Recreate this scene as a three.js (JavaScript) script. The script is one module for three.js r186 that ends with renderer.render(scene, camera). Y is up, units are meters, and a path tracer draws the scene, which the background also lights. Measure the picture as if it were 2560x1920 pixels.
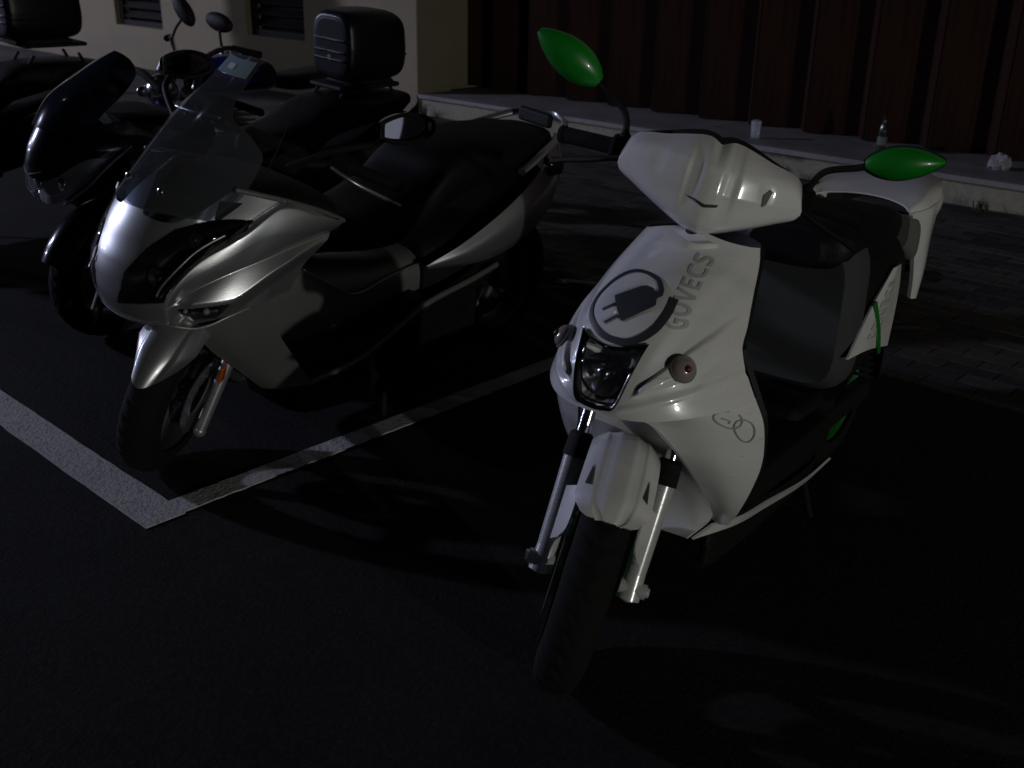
import * as THREE from 'three';
import { mergeGeometries } from 'three/addons/utils/BufferGeometryUtils.js';
import { RoundedBoxGeometry } from 'three/addons/geometries/RoundedBoxGeometry.js';
import { TessellateModifier } from 'three/addons/modifiers/TessellateModifier.js';
import { FontLoader } from 'three/addons/loaders/FontLoader.js';

const { sin, cos, abs, PI, sqrt, pow, min, max, atan2, floor } = Math;
const R = d => d * PI / 180;
const V = (x, y, z) => new THREE.Vector3(x, y, z);

// ---------------------------------------------------------------- camera
const scene = new THREE.Scene();
const camera = new THREE.PerspectiveCamera(2 * Math.atan(960 / 2635) * 180 / PI, 4 / 3, 0.05, 400);
{
  const y = R(42.95), p = R(22.44), r = R(1.12);
  const fw = V(-sin(y) * cos(p), -sin(p), -cos(y) * cos(p));
  const rt0 = V(cos(y), 0, -sin(y)), up0 = V(0, 0, 0).crossVectors(rt0, fw);
  const rt = rt0.clone().multiplyScalar(cos(r)).addScaledVector(up0, sin(r));
  const up = up0.clone().multiplyScalar(cos(r)).addScaledVector(rt0, -sin(r));
  camera.position.set(0, 1.5, 0);
  camera.quaternion.setFromRotationMatrix(new THREE.Matrix4().makeBasis(rt, up, fw.clone().negate()));
  camera.focus = 2.7; camera.userData.fStop = 5;
  camera.updateMatrixWorld();
}
const renderer = new THREE.WebGLRenderer({ antialias: true });
renderer.toneMapping = THREE.LinearToneMapping;
renderer.toneMappingExposure = 1.0;
renderer.shadowMap.enabled = true;

// ---------------------------------------------------------------- night sky, moon
{
  const w = 64, h = 32, d = new Float32Array(w * h * 4);
  for (let j = 0; j < h; j++) for (let i = 0; i < w; i++) {
    const el = (j + 0.5) / h * 2 - 1, g = pow(1 - min(1, abs(el)), 3), k = (j * w + i) * 4;
    d[k] = 0.0011 + 0.0012 * g; d[k + 1] = 0.0012 + 0.0011 * g; d[k + 2] = 0.0017 + 0.0009 * g; d[k + 3] = 1;
  }
  const t = new THREE.DataTexture(d, w, h, THREE.RGBAFormat, THREE.FloatType);
  t.mapping = THREE.EquirectangularReflectionMapping; t.magFilter = THREE.LinearFilter; t.needsUpdate = true;
  scene.background = t; scene.environment = t;
}
const moon = new THREE.DirectionalLight(new THREE.Color().setRGB(0.8, 0.88, 1), 0.004);
moon.position.set(-20, 30, 12); moon.castShadow = true;
moon.shadow.camera.left = -15; moon.shadow.camera.right = 15; moon.shadow.camera.top = 15; moon.shadow.camera.bottom = -15;
scene.add(moon);

// street lamps outside the frame: [x, height, z, candela, rgb]
const LAMPS = [
  { at: [-18.5, 6.2, 5.0], arm: 1.1, cd: 270, rgb: [0.67, 0.71, 1.0], label: 'grey street lamp with bluish white head, nearest one down the road' },
  { at: [-34, 6.2, 6.2], arm: 1.1, cd: 90, rgb: [0.67, 0.71, 1.0], label: 'grey street lamp with bluish white head, middle one down the road' },
  { at: [-50, 6.2, 7.0], arm: 1.1, cd: 90, rgb: [0.67, 0.71, 1.0], label: 'grey street lamp with bluish white head, third one down the road' },
  { at: [-66, 6.2, 6.0], arm: 1.1, cd: 90, rgb: [0.67, 0.71, 1.0], label: 'grey street lamp with bluish white head, farthest one down the near kerb' },
  { at: [-36, 6.2, 13.5], arm: 1.1, cd: 90, rgb: [0.67, 0.71, 1.0], label: 'grey street lamp across the road, the nearer of two' },
  { at: [-56, 6.2, 15.5], arm: 1.1, cd: 90, rgb: [0.67, 0.71, 1.0], label: 'grey street lamp across the road, the farther of two' },
];
const GLOBE = { at: [11.9, 1.95, 1.5], cd: 86, rgb: [1.0, 1.0, 0.94] };

// ---------------------------------------------------------------- helpers
const smooth = (a, b, x) => { const t = max(0, min(1, (x - a) / (b - a))); return t * t * (3 - 2 * t); };
let seed = 7;
const rnd = () => { seed = (seed * 1664525 + 1013904223) >>> 0; return seed / 4294967296; };
function hash(x, y) { let n = (x * 374761393 + y * 668265263) | 0; n = (n ^ (n >>> 13)) * 1274126177 | 0; return ((n ^ (n >>> 16)) >>> 0) / 4294967296; }
function vnoise(x, y, per) {
  const xi = floor(x), yi = floor(y), fx = x - xi, fy = y - yi, m = v => ((v % per) + per) % per;
  const u = fx * fx * (3 - 2 * fx), w = fy * fy * (3 - 2 * fy);
  const a = hash(m(xi), m(yi)), b = hash(m(xi + 1), m(yi)), c = hash(m(xi), m(yi + 1)), e = hash(m(xi + 1), m(yi + 1));
  return a + (b - a) * u + (c - a) * w + (a - b - c + e) * u * w;
}
function fbm(x, y, per, oct) { let s = 0, a = 0.5, t = 0; for (let i = 0; i < oct; i++) { s += a * vnoise(x, y, per); t += a; a *= 0.5; x *= 2; y *= 2; per *= 2; } return s / t; }
function tex(n, fn, srgb = true) {
  const d = new Uint8Array(n * n * 4);
  for (let j = 0; j < n; j++) for (let i = 0; i < n; i++) {
    const c = fn(i / n, j / n), k = (j * n + i) * 4;
    for (let q = 0; q < 3; q++) {
      let v = c.length ? c[q] : c;
      if (srgb) v = v <= 0.0031308 ? v * 12.92 : 1.055 * pow(v, 1 / 2.4) - 0.055;
      d[k + q] = max(0, min(255, Math.round(v * 255)));
    }
    d[k + 3] = 255;
  }
  const t = new THREE.DataTexture(d, n, n, THREE.RGBAFormat);
  t.wrapS = t.wrapT = THREE.RepeatWrapping; t.magFilter = THREE.LinearFilter; t.minFilter = THREE.LinearMipmapLinearFilter;
  t.generateMipmaps = true; if (srgb) t.colorSpace = THREE.SRGBColorSpace; t.needsUpdate = true;
  return t;
}
const rep = (t, x, y = x) => { const c = t.clone(); c.repeat.set(x, y); c.needsUpdate = true; return c; };
const col = (r, g = r, b = r) => new THREE.Color().setRGB(r, g, b);
const mat = (o, phys) => { const m = phys ? new THREE.MeshPhysicalMaterial(o) : new THREE.MeshStandardMaterial(o); m.side = THREE.DoubleSide; return m; };

// textures: grain of the matter only
const tAsphalt = tex(1024, (u, v) => {
  const g = fbm(u * 220, v * 220, 220, 2), p = fbm(u * 7, v * 7, 7, 4), s = hash(floor(u * 1024), floor(v * 1024));
  const k = 0.015 + 0.014 * g * g + 0.010 * (p - 0.4) + (s > 0.9975 ? 0.08 : 0) + (s < 0.05 ? -0.007 : 0);
  return [k * 1.0, k * 0.99, k * 0.98];
});
const tAsphaltB = tex(1024, (u, v) => 0.5 + 0.7 * (fbm(u * 230, v * 230, 230, 2) - 0.5) + 0.3 * (hash(floor(u * 512), floor(v * 512)) - 0.5), false);
const tPaint = tex(512, (u, v) => {
  const w = fbm(u * 60, v * 60, 60, 3), p = fbm(u * 9, v * 9, 9, 3);
  const worn = smooth(0.64, 0.82, w + 0.12 * (p - 0.5)), k = 0.46 + 0.10 * (p - 0.5) - 0.12 * (w - 0.5) + 0.08 * (hash(floor(u * 512), floor(v * 512)) - 0.5);
  const c = k + (0.30 - k) * worn; return [c, c * 0.985, c * 0.96];
});
const tPave = tex(512, (u, v) => {
  const g = fbm(u * 120, v * 120, 120, 2), p = fbm(u * 6, v * 6, 6, 4);
  const k = 0.075 + 0.04 * (g - 0.5) + 0.055 * (p - 0.5); return [k * 1.03, k, k * 0.95];
});
const tPlaster = tex(1024, (u, v) => {
  const p = fbm(u * 5, v * 5, 5, 5), g = fbm(u * 160, v * 160, 160, 2), st = fbm(u * 26, v * 3, 26, 3);
  const k = 1 + 0.22 * (p - 0.5) + 0.10 * (g - 0.5) - 0.14 * max(0, st - 0.55);
  return [0.225 * k, 0.188 * k, 0.128 * k];
});
const tPlasterB = tex(512, (u, v) => 0.6 * fbm(u * 90, v * 90, 90, 3) + 0.4 * fbm(u * 12, v * 12, 12, 2), false);
const tRiser = tex(512, (u, v) => {
  const p = fbm(u * 6, v * 6, 6, 5), q = fbm(u * 3 + 9, v * 5, 3, 4), g = fbm(u * 90, v * 90, 90, 2);
  const stain = max(0, min(1, (p * 0.6 + q * 0.6 - 0.60) * 9));
  const k = (0.26 + 0.09 * (g - 0.5)) * (1 - 0.8 * stain); return [k, k * 0.93, k * 0.70 + 0.004];
});
const tMarble = tex(512, (u, v) => {
  const p = fbm(u * 8, v * 8, 8, 5), g = fbm(u * 100, v * 100, 100, 2), s = hash(floor(u * 256), floor(v * 256));
  const k = 0.195 + 0.10 * (p - 0.5) + 0.08 * (g - 0.5) - (s > 0.985 ? 0.12 : 0); return [k, k * 0.96, k * 0.95];
});
const tWood = tex(512, (u, v) => {
  const g = fbm(u * 64, v * 3, 64, 3), p = fbm(u * 4, v * 2, 4, 3), k = 0.7 + 0.5 * (g - 0.5) + 0.5 * (p - 0.5);
  return [0.036 * k, 0.0155 * k, 0.0110 * k];
});
const tRough = tex(256, (u, v) => 0.72 + 0.5 * (fbm(u * 14, v * 14, 14, 4) - 0.45), false);
const tGrain = tex(256, (u, v) => 0.5 + 0.8 * (fbm(u * 90, v * 90, 90, 2) - 0.5), false);
const tDust = tex(512, (u, v) => {
  const p = fbm(u * 8, v * 8, 8, 5), s = hash(floor(u * 300), floor(v * 300));
  const k = 1 - 0.14 * max(0, p - 0.48) * 2.2 - (s > 0.9965 ? 0.28 : 0); return [k, k * 0.995, k * 0.98];
});

const M = {
  asphalt: mat({ map: rep(tAsphalt, 0.5), bumpMap: rep(tAsphaltB, 0.5), bumpScale: 0.0018, roughness: 0.95, color: col(1), specularIntensity: 0.25 }, 1),
  line: mat({ map: rep(tPaint, 1.3), bumpMap: rep(tAsphaltB, 0.5), bumpScale: 0.003, roughness: 0.8 }),
  pave: mat({ map: rep(tPave, 0.6), bumpMap: rep(tPlasterB, 0.9), bumpScale: 0.004, roughness: 0.9, specularIntensity: 0.3 }, 1),
  paveDark: mat({ map: rep(tPave, 0.6), color: col(0.6, 0.6, 0.62), roughness: 0.9, specularIntensity: 0.3 }, 1),
  paveWarm: mat({ map: rep(tPave, 0.6), color: col(0.9, 0.8, 0.72), roughness: 0.9, specularIntensity: 0.3 }, 1),
  plaster: mat({ map: rep(tPlaster, 0.33), bumpMap: rep(tPlasterB, 0.8), bumpScale: 0.004, roughness: 0.92 }),
  riser: mat({ map: rep(tRiser, 0.45), bumpMap: rep(tPlasterB, 1.2), bumpScale: 0.006, roughness: 0.95 }),
  marble: mat({ map: rep(tMarble, 0.7), roughness: 0.62 }),
  door: mat({ map: rep(tWood, 1.6, 0.6), roughness: 0.8, specularIntensity: 0.2 }, 1),
  shutter: mat({ map: rep(tWood, 0.8, 2), roughness: 0.6, color: col(0.5, 0.9, 1), specularIntensity: 0.4 }, 1),
  white: mat({ color: col(0.80, 0.80, 0.79), map: rep(tDust, 2), roughness: 0.45, roughnessMap: rep(tRough, 3), clearcoat: 0.7, clearcoatRoughness: 0.08 }, 1),
  whiteMatt: mat({ color: col(0.66, 0.66, 0.65), map: rep(tDust, 2), roughness: 0.6, roughnessMap: rep(tRough, 3) }),
  silver: mat({ color: col(0.50, 0.51, 0.515), metalness: 0.84, roughness: 0.36, bumpMap: rep(tGrain, 6), bumpScale: 0.0001, clearcoat: 0.8, clearcoatRoughness: 0.05 }, 1),
  silverDull: mat({ color: col(0.20, 0.20, 0.193), metalness: 0.5, roughness: 0.45 }),
  black: mat({ color: col(0.008), roughness: 0.6, bumpMap: rep(tGrain, 8), bumpScale: 0.0006, specularIntensity: 0.45 }, 1),
  blackGloss: mat({ color: col(0.004, 0.004, 0.005), roughness: 0.22, clearcoat: 1, clearcoatRoughness: 0.04 }, 1),
  boxSkin: mat({ color: col(0.004, 0.004, 0.007), roughness: 0.34, bumpMap: rep(tGrain, 7), bumpScale: 0.0004, specularIntensity: 0.6 }, 1),
  navyGloss: mat({ color: col(0.004, 0.005, 0.010), roughness: 0.22, clearcoat: 1, clearcoatRoughness: 0.04 }, 1),
  blueGloss: mat({ color: col(0.010, 0.012, 0.16), roughness: 0.3, clearcoat: 1, clearcoatRoughness: 0.05 }, 1),
  seat: mat({ color: col(0.006, 0.006, 0.007), roughness: 0.5, bumpMap: rep(tGrain, 10), bumpScale: 0.0008, specularIntensity: 0.5 }, 1),
  greyPanel: mat({ color: col(0.042, 0.046, 0.046), roughness: 0.8, bumpMap: rep(tGrain, 8), bumpScale: 0.0006 }),
  greyTrim: mat({ color: col(0.13, 0.135, 0.12), roughness: 0.6 }),
  rubber: mat({ color: col(0.010), roughness: 0.85, bumpMap: rep(tGrain, 6), bumpScale: 0.001, specularIntensity: 0.3 }, 1),
  green: mat({ color: col(0.006, 0.22, 0.014), roughness: 0.5, roughnessMap: rep(tRough, 4), clearcoat: 0.35, clearcoatRoughness: 0.1 }, 1),
  chrome: mat({ color: col(0.75, 0.76, 0.77), metalness: 1, roughness: 0.16 }),
  steel: mat({ color: col(0.42, 0.42, 0.42), metalness: 0.9, roughness: 0.42, roughnessMap: rep(tRough, 6) }),
  alu: mat({ color: col(0.36, 0.36, 0.37), metalness: 0.6, roughness: 0.5, roughnessMap: rep(tRough, 5) }),
  greenDark: mat({ color: col(0.003, 0.10, 0.010), roughness: 0.5 }),
  lampGrey: mat({ color: col(0.34, 0.345, 0.35), metalness: 0.3, roughness: 0.35 }),
  rimDark: mat({ color: col(0.05), metalness: 0.5, roughness: 0.5 }),
  forkPaint: mat({ color: col(0.60, 0.60, 0.59), metalness: 0.25, roughness: 0.38, roughnessMap: rep(tRough, 5) }),
  reflector: mat({ color: col(0.80, 0.81, 0.80), metalness: 1, roughness: 0.13 }),
  bowl: mat({ color: col(0.42, 0.43, 0.43), metalness: 0.35, roughness: 0.3 }),
  darkBowl: mat({ color: col(0.03, 0.032, 0.032), metalness: 0.6, roughness: 0.35 }),
  mirror: mat({ color: col(0.85), metalness: 1, roughness: 0.03 }),
  glass: mat({ color: col(0.97), roughness: 0.02, transmission: 1, thickness: 0, ior: 1.49 }, 1),
  bulb: mat({ color: col(0.95), roughness: 0.05, transmission: 1, thickness: 0.01, ior: 1.5 }, 1),
  screen: mat({ color: col(0.60, 0.62, 0.66), roughness: 0.10, transmission: 0.95, thickness: 0, ior: 1.49 }, 1),
  smoke: mat({ color: col(0.012, 0.016, 0.026), roughness: 0.12, clearcoat: 1, clearcoatRoughness: 0.04 }, 1),
  amber: mat({ color: col(0.55, 0.10, 0.012), roughness: 0.25, clearcoat: 1 }, 1),
  indicator: mat({ color: col(0.30, 0.25, 0.225), roughness: 0.2, clearcoat: 1, clearcoatRoughness: 0.03 }, 1),
  indicatorCore: mat({ color: col(0.14, 0.03, 0.02), roughness: 0.3 }),
  red: mat({ color: col(0.10, 0.004, 0.008), roughness: 0.25, clearcoat: 1 }, 1),
  print: mat({ color: col(0.045, 0.047, 0.055), roughness: 0.45 }),
  printPale: mat({ color: col(0.50, 0.50, 0.495), roughness: 0.45 }),
  pen: mat({ color: col(0.36, 0.38, 0.38), roughness: 0.6 }),
  sticker: mat({ color: col(0.20, 0.29, 0.33), roughness: 0.35 }),
  stickerWhite: mat({ color: col(0.6), roughness: 0.35 }),
  pole: mat({ color: col(0.10, 0.105, 0.11), roughness: 0.55, metalness: 0.3 }),
  plant: mat({ color: col(0.035, 0.055, 0.018), roughness: 0.9 }),
  plasticClear: mat({ color: col(0.9, 0.92, 0.95), roughness: 0.18, transmission: 0.8, thickness: 0, ior: 1.45 }, 1),
  bottleDark: mat({ color: col(0.02, 0.03, 0.015), roughness: 0.06, clearcoat: 1 }, 1),
  paper: mat({ color: col(0.30, 0.30, 0.31), roughness: 0.9 }),
};

const taken = {};
function numbered(n) { if (!(n in taken)) { taken[n] = 0; return n; } taken[n]++; return n + '_' + String(taken[n]).padStart(3, '0'); }
function thing(name, label, category, pos = [0, 0, 0], group) {
  const g = new THREE.Group(); g.name = numbered(name); g.position.set(...pos); g.userData = { label, category };
  if (group) g.userData.group = group; scene.add(g); return g;
}
function part(name, geo, m, parent, label) {
  if (Array.isArray(geo)) geo = merge(geo);
  const o = new THREE.Mesh(geo, m); o.name = name; o.castShadow = o.receiveShadow = true; if (label) o.userData.label = label;
  parent.add(o); return o;
}
function sub(name, parent) { const g = new THREE.Group(); g.name = name; parent.add(g); return g; }
function structure(name, geo, m) { const o = part(numbered(name), geo, m, scene); o.userData.kind = 'structure'; return o; }
function merge(list) {
  return mergeGeometries(list.map(g => {
    let q = g.index ? g.toNonIndexed() : g.clone();
    for (const k of Object.keys(q.attributes)) if (!['position', 'normal', 'uv'].includes(k)) q.deleteAttribute(k);
    if (!q.attributes.uv) q.setAttribute('uv', new THREE.BufferAttribute(new Float32Array(q.attributes.position.count * 2), 2));
    return q;
  }));
}
function pchip(tab) {
  const n = tab.length, X = tab.map(a => a[0]), Y = tab.map(a => a[1]), d = [];
  for (let k = 0; k < n - 1; k++) d.push((Y[k + 1] - Y[k]) / (X[k + 1] - X[k]));
  const m = k => k === 0 ? d[0] : k === n - 1 ? d[n - 2] : d[k - 1] * d[k] <= 0 ? 0 : 2 * d[k - 1] * d[k] / (d[k - 1] + d[k]);
  return x => {
    x = min(max(x, X[0]), X[n - 1]); let i = 0; while (i < n - 2 && x > X[i + 1]) i++;
    const h = X[i + 1] - X[i], t = (x - X[i]) / h, t2 = t * t, t3 = t2 * t;
    return (2 * t3 - 3 * t2 + 1) * Y[i] + (t3 - 2 * t2 + t) * h * m(i) + (-2 * t3 + 3 * t2) * Y[i + 1] + (t3 - t2) * h * m(i + 1);
  };
}
function inPoly(P, x, y) { let c = false; for (let i = 0, j = P.length - 1; i < P.length; j = i++) { const [xi, yi] = P[i], [xj, yj] = P[j]; if ((yi > y) !== (yj > y) && x < (xj - xi) * (y - yi) / (yj - yi) + xi) c = !c; } return c; }
function normalOf(fn, u, v, e = 1e-3) {
  const a = fn(u + e, v), b = fn(u - e, v), c = fn(u, v + e), d = fn(u, v - e);
  return V(a[0] - b[0], a[1] - b[1], a[2] - b[2]).cross(V(c[0] - d[0], c[1] - d[1], c[2] - d[2])).normalize();
}
// a curved sheet with real thickness; fn(u,v) -> [x,y,z] over [u0,u1]x[v0,v1]; skip(u,v) leaves openings
function shell(fn, nu, nv, thick = 0.003, o = {}) {
  const [u0, u1] = o.u || [0, 1], [v0, v1] = o.v || [0, 1], s = o.flip ? -1 : 1, pos = [], uv = [], idx = [];
  const N = (nu + 1) * (nv + 1), put = off => {
    for (let j = 0; j <= nv; j++) for (let i = 0; i <= nu; i++) {
      const u = u0 + (u1 - u0) * i / nu, v = v0 + (v1 - v0) * j / nv, p = fn(u, v);
      let n = V(0, 0, 0);
      if (off) { n = normalOf(fn, min(u1 - 1e-3 * abs(u1 - u0), max(u0 + 1e-3 * abs(u1 - u0), u)), min(v1 - 1e-3, max(v0 + 1e-3, v)), 1e-3 * min(1, abs(u1 - u0))).multiplyScalar(off * s); if (!isFinite(n.x)) n.set(0, 0, 0); }
      pos.push(p[0] + n.x, p[1] + n.y, p[2] + n.z); uv.push(p[0] + p[2], p[1]);
    }
  };
  put(0); if (thick) put(-thick);
  const q = (a, b, c, d, f) => f ? idx.push(a, c, b, a, d, c) : idx.push(a, b, c, a, c, d);
  for (let j = 0; j < nv; j++) for (let i = 0; i < nu; i++) {
    if (o.skip && o.skip(u0 + (u1 - u0) * (i + 0.5) / nu, v0 + (v1 - v0) * (j + 0.5) / nv)) continue;
    const a = j * (nu + 1) + i, b = a + 1, c = b + nu + 1, d = a + nu + 1;
    q(a, b, c, d, s < 0); if (thick) q(a + N, b + N, c + N, d + N, s > 0);
  }
  const geo = new THREE.BufferGeometry();
  geo.setAttribute('position', new THREE.Float32BufferAttribute(pos, 3)); geo.setAttribute('uv', new THREE.Float32BufferAttribute(uv, 2));
  geo.setIndex(idx); geo.computeVertexNormals();
  if (!thick) return geo;
  const wall = [], wuv = [], W = (a, b) => { for (const k of [a, b, b + N, a, b + N, a + N]) { wall.push(pos[3 * k], pos[3 * k + 1], pos[3 * k + 2]); wuv.push(0, 0); } };
  if (!o.open) {
    for (let i = 0; i < nu; i++) { W(i, i + 1); W(nv * (nu + 1) + i, nv * (nu + 1) + i + 1); }
    for (let j = 0; j < nv; j++) { W(j * (nu + 1), (j + 1) * (nu + 1)); W(j * (nu + 1) + nu, (j + 1) * (nu + 1) + nu); }
    const wg = new THREE.BufferGeometry(); wg.setAttribute('position', new THREE.Float32BufferAttribute(wall, 3)); wg.setAttribute('uv', new THREE.Float32BufferAttribute(wuv, 2)); wg.computeVertexNormals();
    return merge([geo, wg]);
  }
  return geo;
}
const cr = (p0, p1, p2, p3, t) => 0.5 * (2 * p1 + (p2 - p0) * t + (2 * p0 - 5 * p1 + 4 * p2 - p3) * t * t + (3 * p1 - p0 - 3 * p2 + p3) * t * t * t);
function curve1(P, t) {           // Catmull-Rom through points, ends reflected
  const n = P.length - 1, s = min(n - 1e-6, max(0, t * n)), i = floor(s), f = s - i, r = [];
  const g = k => k < 0 ? P[0].map((a, q) => 2 * a - P[1][q]) : k > n ? P[n].map((a, q) => 2 * a - P[n - 1][q]) : P[k];
  const a = g(i - 1), b = g(i), c = g(i + 1), d = g(i + 2);
  for (let q = 0; q < b.length; q++) r.push(cr(a[q], b[q], c[q], d[q], f));
  return r;
}
const patch = rows => (u, v) => curve1(rows.map(r => curve1(r, u)), v);
const mirrorX = rows => rows.map(r => r.map(p => [-p[0], p[1], p[2]]));
// closed solid through rings
function loft(rings, nv, caps = true) {
  const n = rings[0].length, pos = [], uv = [], idx = [], rows = [];
  for (let j = 0; j <= nv; j++) {
    const r = []; for (let i = 0; i < n; i++) r.push(curve1(rings.map(q => q[i]), j / nv));
    rows.push(r);
  }
  rows.forEach((r, j) => { for (let i = 0; i <= n; i++) { const p = r[i % n]; pos.push(...p); uv.push(p[0] + p[1], p[2]); } });
  for (let j = 0; j < nv; j++) for (let i = 0; i < n; i++) { const a = j * (n + 1) + i, b = a + 1, d = a + n + 1, c = d + 1; idx.push(a, b, c, a, c, d); }
  const g = new THREE.BufferGeometry(); g.setAttribute('position', new THREE.Float32BufferAttribute(pos, 3)); g.setAttribute('uv', new THREE.Float32BufferAttribute(uv, 2)); g.setIndex(idx); g.computeVertexNormals();
  if (!caps) return g;
  const cp = [], cuv = [];
  for (const r of [rows[0], rows[nv]]) { const c = [0, 0, 0]; r.forEach(p => p.forEach((x, q) => c[q] += x / n)); for (let i = 0; i < n; i++) { const p = r[i], q = r[(i + 1) % n]; cp.push(...c, ...p, ...q); cuv.push(0, 0, 0, 0, 0, 0); } }
  const cg = new THREE.BufferGeometry(); cg.setAttribute('position', new THREE.Float32BufferAttribute(cp, 3)); cg.setAttribute('uv', new THREE.Float32BufferAttribute(cuv, 2)); cg.computeVertexNormals();
  return merge([g, cg]);
}
// ring in the plane of constant z
function ringZ(z, cx, cy, hw, hh, e = 2.6, n = 28, top = 1) {
  const r = []; for (let i = 0; i < n; i++) { const a = i / n * 2 * PI, c = cos(a), s = sin(a); r.push([cx + hw * Math.sign(c) * pow(abs(c), 2 / e) * (s > 0 ? top : 1), cy + hh * Math.sign(s) * pow(abs(s), 2 / e), z]); }
  return r;
}
function tube(pts, r, seg = 24, rad = 10) {
  const c = new THREE.CatmullRomCurve3(pts.map(p => V(...p)));
  const g = [new THREE.TubeGeometry(c, seg, r, rad, false)];
  for (const p of [pts[0], pts[pts.length - 1]]) { const s = new THREE.SphereGeometry(r, rad, 6); s.translate(...p); g.push(s); }
  return merge(g);
}
function bar(a, b, r0, r1 = r0, rad = 16) {   // capped tapered cylinder between two points
  const A = V(...a), B = V(...b), d = B.clone().sub(A), g = new THREE.CylinderGeometry(r1, r0, d.length(), rad);
  g.applyQuaternion(new THREE.Quaternion().setFromUnitVectors(V(0, 1, 0), d.clone().normalize())); g.translate(...A.add(B).multiplyScalar(0.5).toArray()); return g;
}
function box(w, h, d, x, y, z, r = 0.006) { const g = new RoundedBoxGeometry(w, h, d, 2, min(r, w / 2.2, h / 2.2, d / 2.2)); g.translate(x, y, z); return g; }
function ball(r, x, y, z, sx = 1, sy = 1, sz = 1) { const g = new THREE.SphereGeometry(r, 24, 16); g.scale(sx, sy, sz); g.translate(x, y, z); return g; }
// ribbon lying on a surface function
function ribbon(fn, pts, width, sgn, seg = 80, off = 0.0016) {
  const pos = [], idx = [];
  for (let i = 0; i <= seg; i++) {
    const t = i / seg, c = curve1(pts, t), d = curve1(pts, min(1, t + 0.004)), e = curve1(pts, max(0, t - 0.004));
    const P = V(...fn(c[0], c[1])), T = V(...fn(d[0], d[1])).sub(V(...fn(e[0], e[1]))).normalize(), N = normalOf(fn, c[0], c[1]).multiplyScalar(sgn);
    const S = N.clone().cross(T).normalize().multiplyScalar((typeof width === 'function' ? width(t) : width) / 2);
    for (const [k, h] of [[1, off], [-1, off], [1, off - 0.001], [-1, off - 0.001]]) pos.push(P.x + S.x * k + N.x * h, P.y + S.y * k + N.y * h, P.z + S.z * k + N.z * h);
  }
  for (let i = 0; i < seg; i++) { const a = 4 * i, b = a + 4; for (const [p, q] of [[0, 1], [1, 3], [3, 2], [2, 0]]) idx.push(a + p, a + q, b + q, a + p, b + q, b + p); }
  for (const a of [0, 4 * seg]) idx.push(a, a + 1, a + 3, a, a + 3, a + 2);
  const g = new THREE.BufferGeometry(); g.setAttribute('position', new THREE.Float32BufferAttribute(pos, 3)); g.setIndex(idx); g.computeVertexNormals(); return g;
}
// flat print pressed on a surface: shapes in a plane, mapped by to(a,b) -> [u,v]
function print(fn, shapes, to, sgn, off = 0.0016, edge = 0.02) {
  let g = new THREE.ExtrudeGeometry(shapes, { depth: 1, bevelEnabled: false, curveSegments: 10 });
  g = new TessellateModifier(edge, 6).modify(g.index ? g.toNonIndexed() : g);
  const p = g.attributes.position;
  for (let i = 0; i < p.count; i++) {
    const [u, v] = to(p.getX(i), p.getY(i)), h = off - (p.getZ(i) > 0.5 ? 0 : 0.0012), P = fn(u, v), N = normalOf(fn, u, v);
    p.setXYZ(i, P[0] + N.x * sgn * h, P[1] + N.y * sgn * h, P[2] + N.z * sgn * h);
  }
  g.computeVertexNormals(); return g;
}
const poly = pts => new THREE.Shape(pts.map(p => new THREE.Vector2(...p)));

// tyre and rim about the x axis, centred at the axle
function tyreGeo(r, w, block = 34) {
  const rim = r - 0.085, prof = [];
  for (let i = 0; i <= 20; i++) { const a = -PI * 0.5 + PI * i / 20; prof.push([w / 2 * sin(a) * (1 - 0.06 * pow(abs(sin(a)), 6)), rim + (r - rim) * pow(cos(a), 0.62)]); }
  const fn = (u, v) => {
    const a = u * 2 * PI, p = prof[Math.round(v * 20)], lat = p[0] / (w / 2);
    const ph = u * block + abs(lat) * 1.1, gr = abs(lat) < 0.8 && (ph - floor(ph)) < 0.22 ? 0.005 : 0;
    const rr = p[1] - (p[1] > r - 0.03 ? gr : 0); return [p[0], rr * cos(a), rr * sin(a)];
  };
  return shell(fn, 204, 20, 0);
}
function rimGeo(r, w, spokes = 5) {
  const ro = r - 0.078, g = [], L = new THREE.LatheGeometry([[ro, -w * 0.34], [ro + 0.004, -w * 0.36], [ro - 0.018, -w * 0.30], [ro - 0.024, 0], [ro - 0.018, w * 0.30], [ro + 0.004, w * 0.36], [ro, w * 0.34]].map(p => new THREE.Vector2(...p)), 56);
  L.rotateZ(PI / 2); g.push(L);
  for (let i = 0; i < spokes; i++) { const a = i / spokes * 2 * PI; g.push(bar([0, 0.03 * cos(a), 0.03 * sin(a)], [0, (ro - 0.018) * cos(a + 0.15), (ro - 0.018) * sin(a + 0.15)], 0.026, 0.022, 10)); }
  const hub = new THREE.CylinderGeometry(0.04, 0.04, w * 0.9, 24); hub.rotateZ(PI / 2); g.push(hub);
  return merge(g);
}
function discGeo(r, x) {
  const s = new THREE.Shape(); s.absarc(0, 0, r, 0, 2 * PI); const h = new THREE.Path(); h.absarc(0, 0, r * 0.55, 0, 2 * PI, true); s.holes.push(h);
  for (let i = 0; i < 18; i++) { const a = i / 18 * 2 * PI, k = new THREE.Path(); k.absarc(r * (i % 2 ? 0.85 : 0.7) * cos(a), r * (i % 2 ? 0.85 : 0.7) * sin(a), 0.005, 0, 2 * PI, true); s.holes.push(k); }
  const g = new THREE.ExtrudeGeometry(s, { depth: 0.004, bevelEnabled: false, curveSegments: 28 }); g.rotateY(PI / 2); g.translate(x, 0, 0); return g;
}
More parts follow.
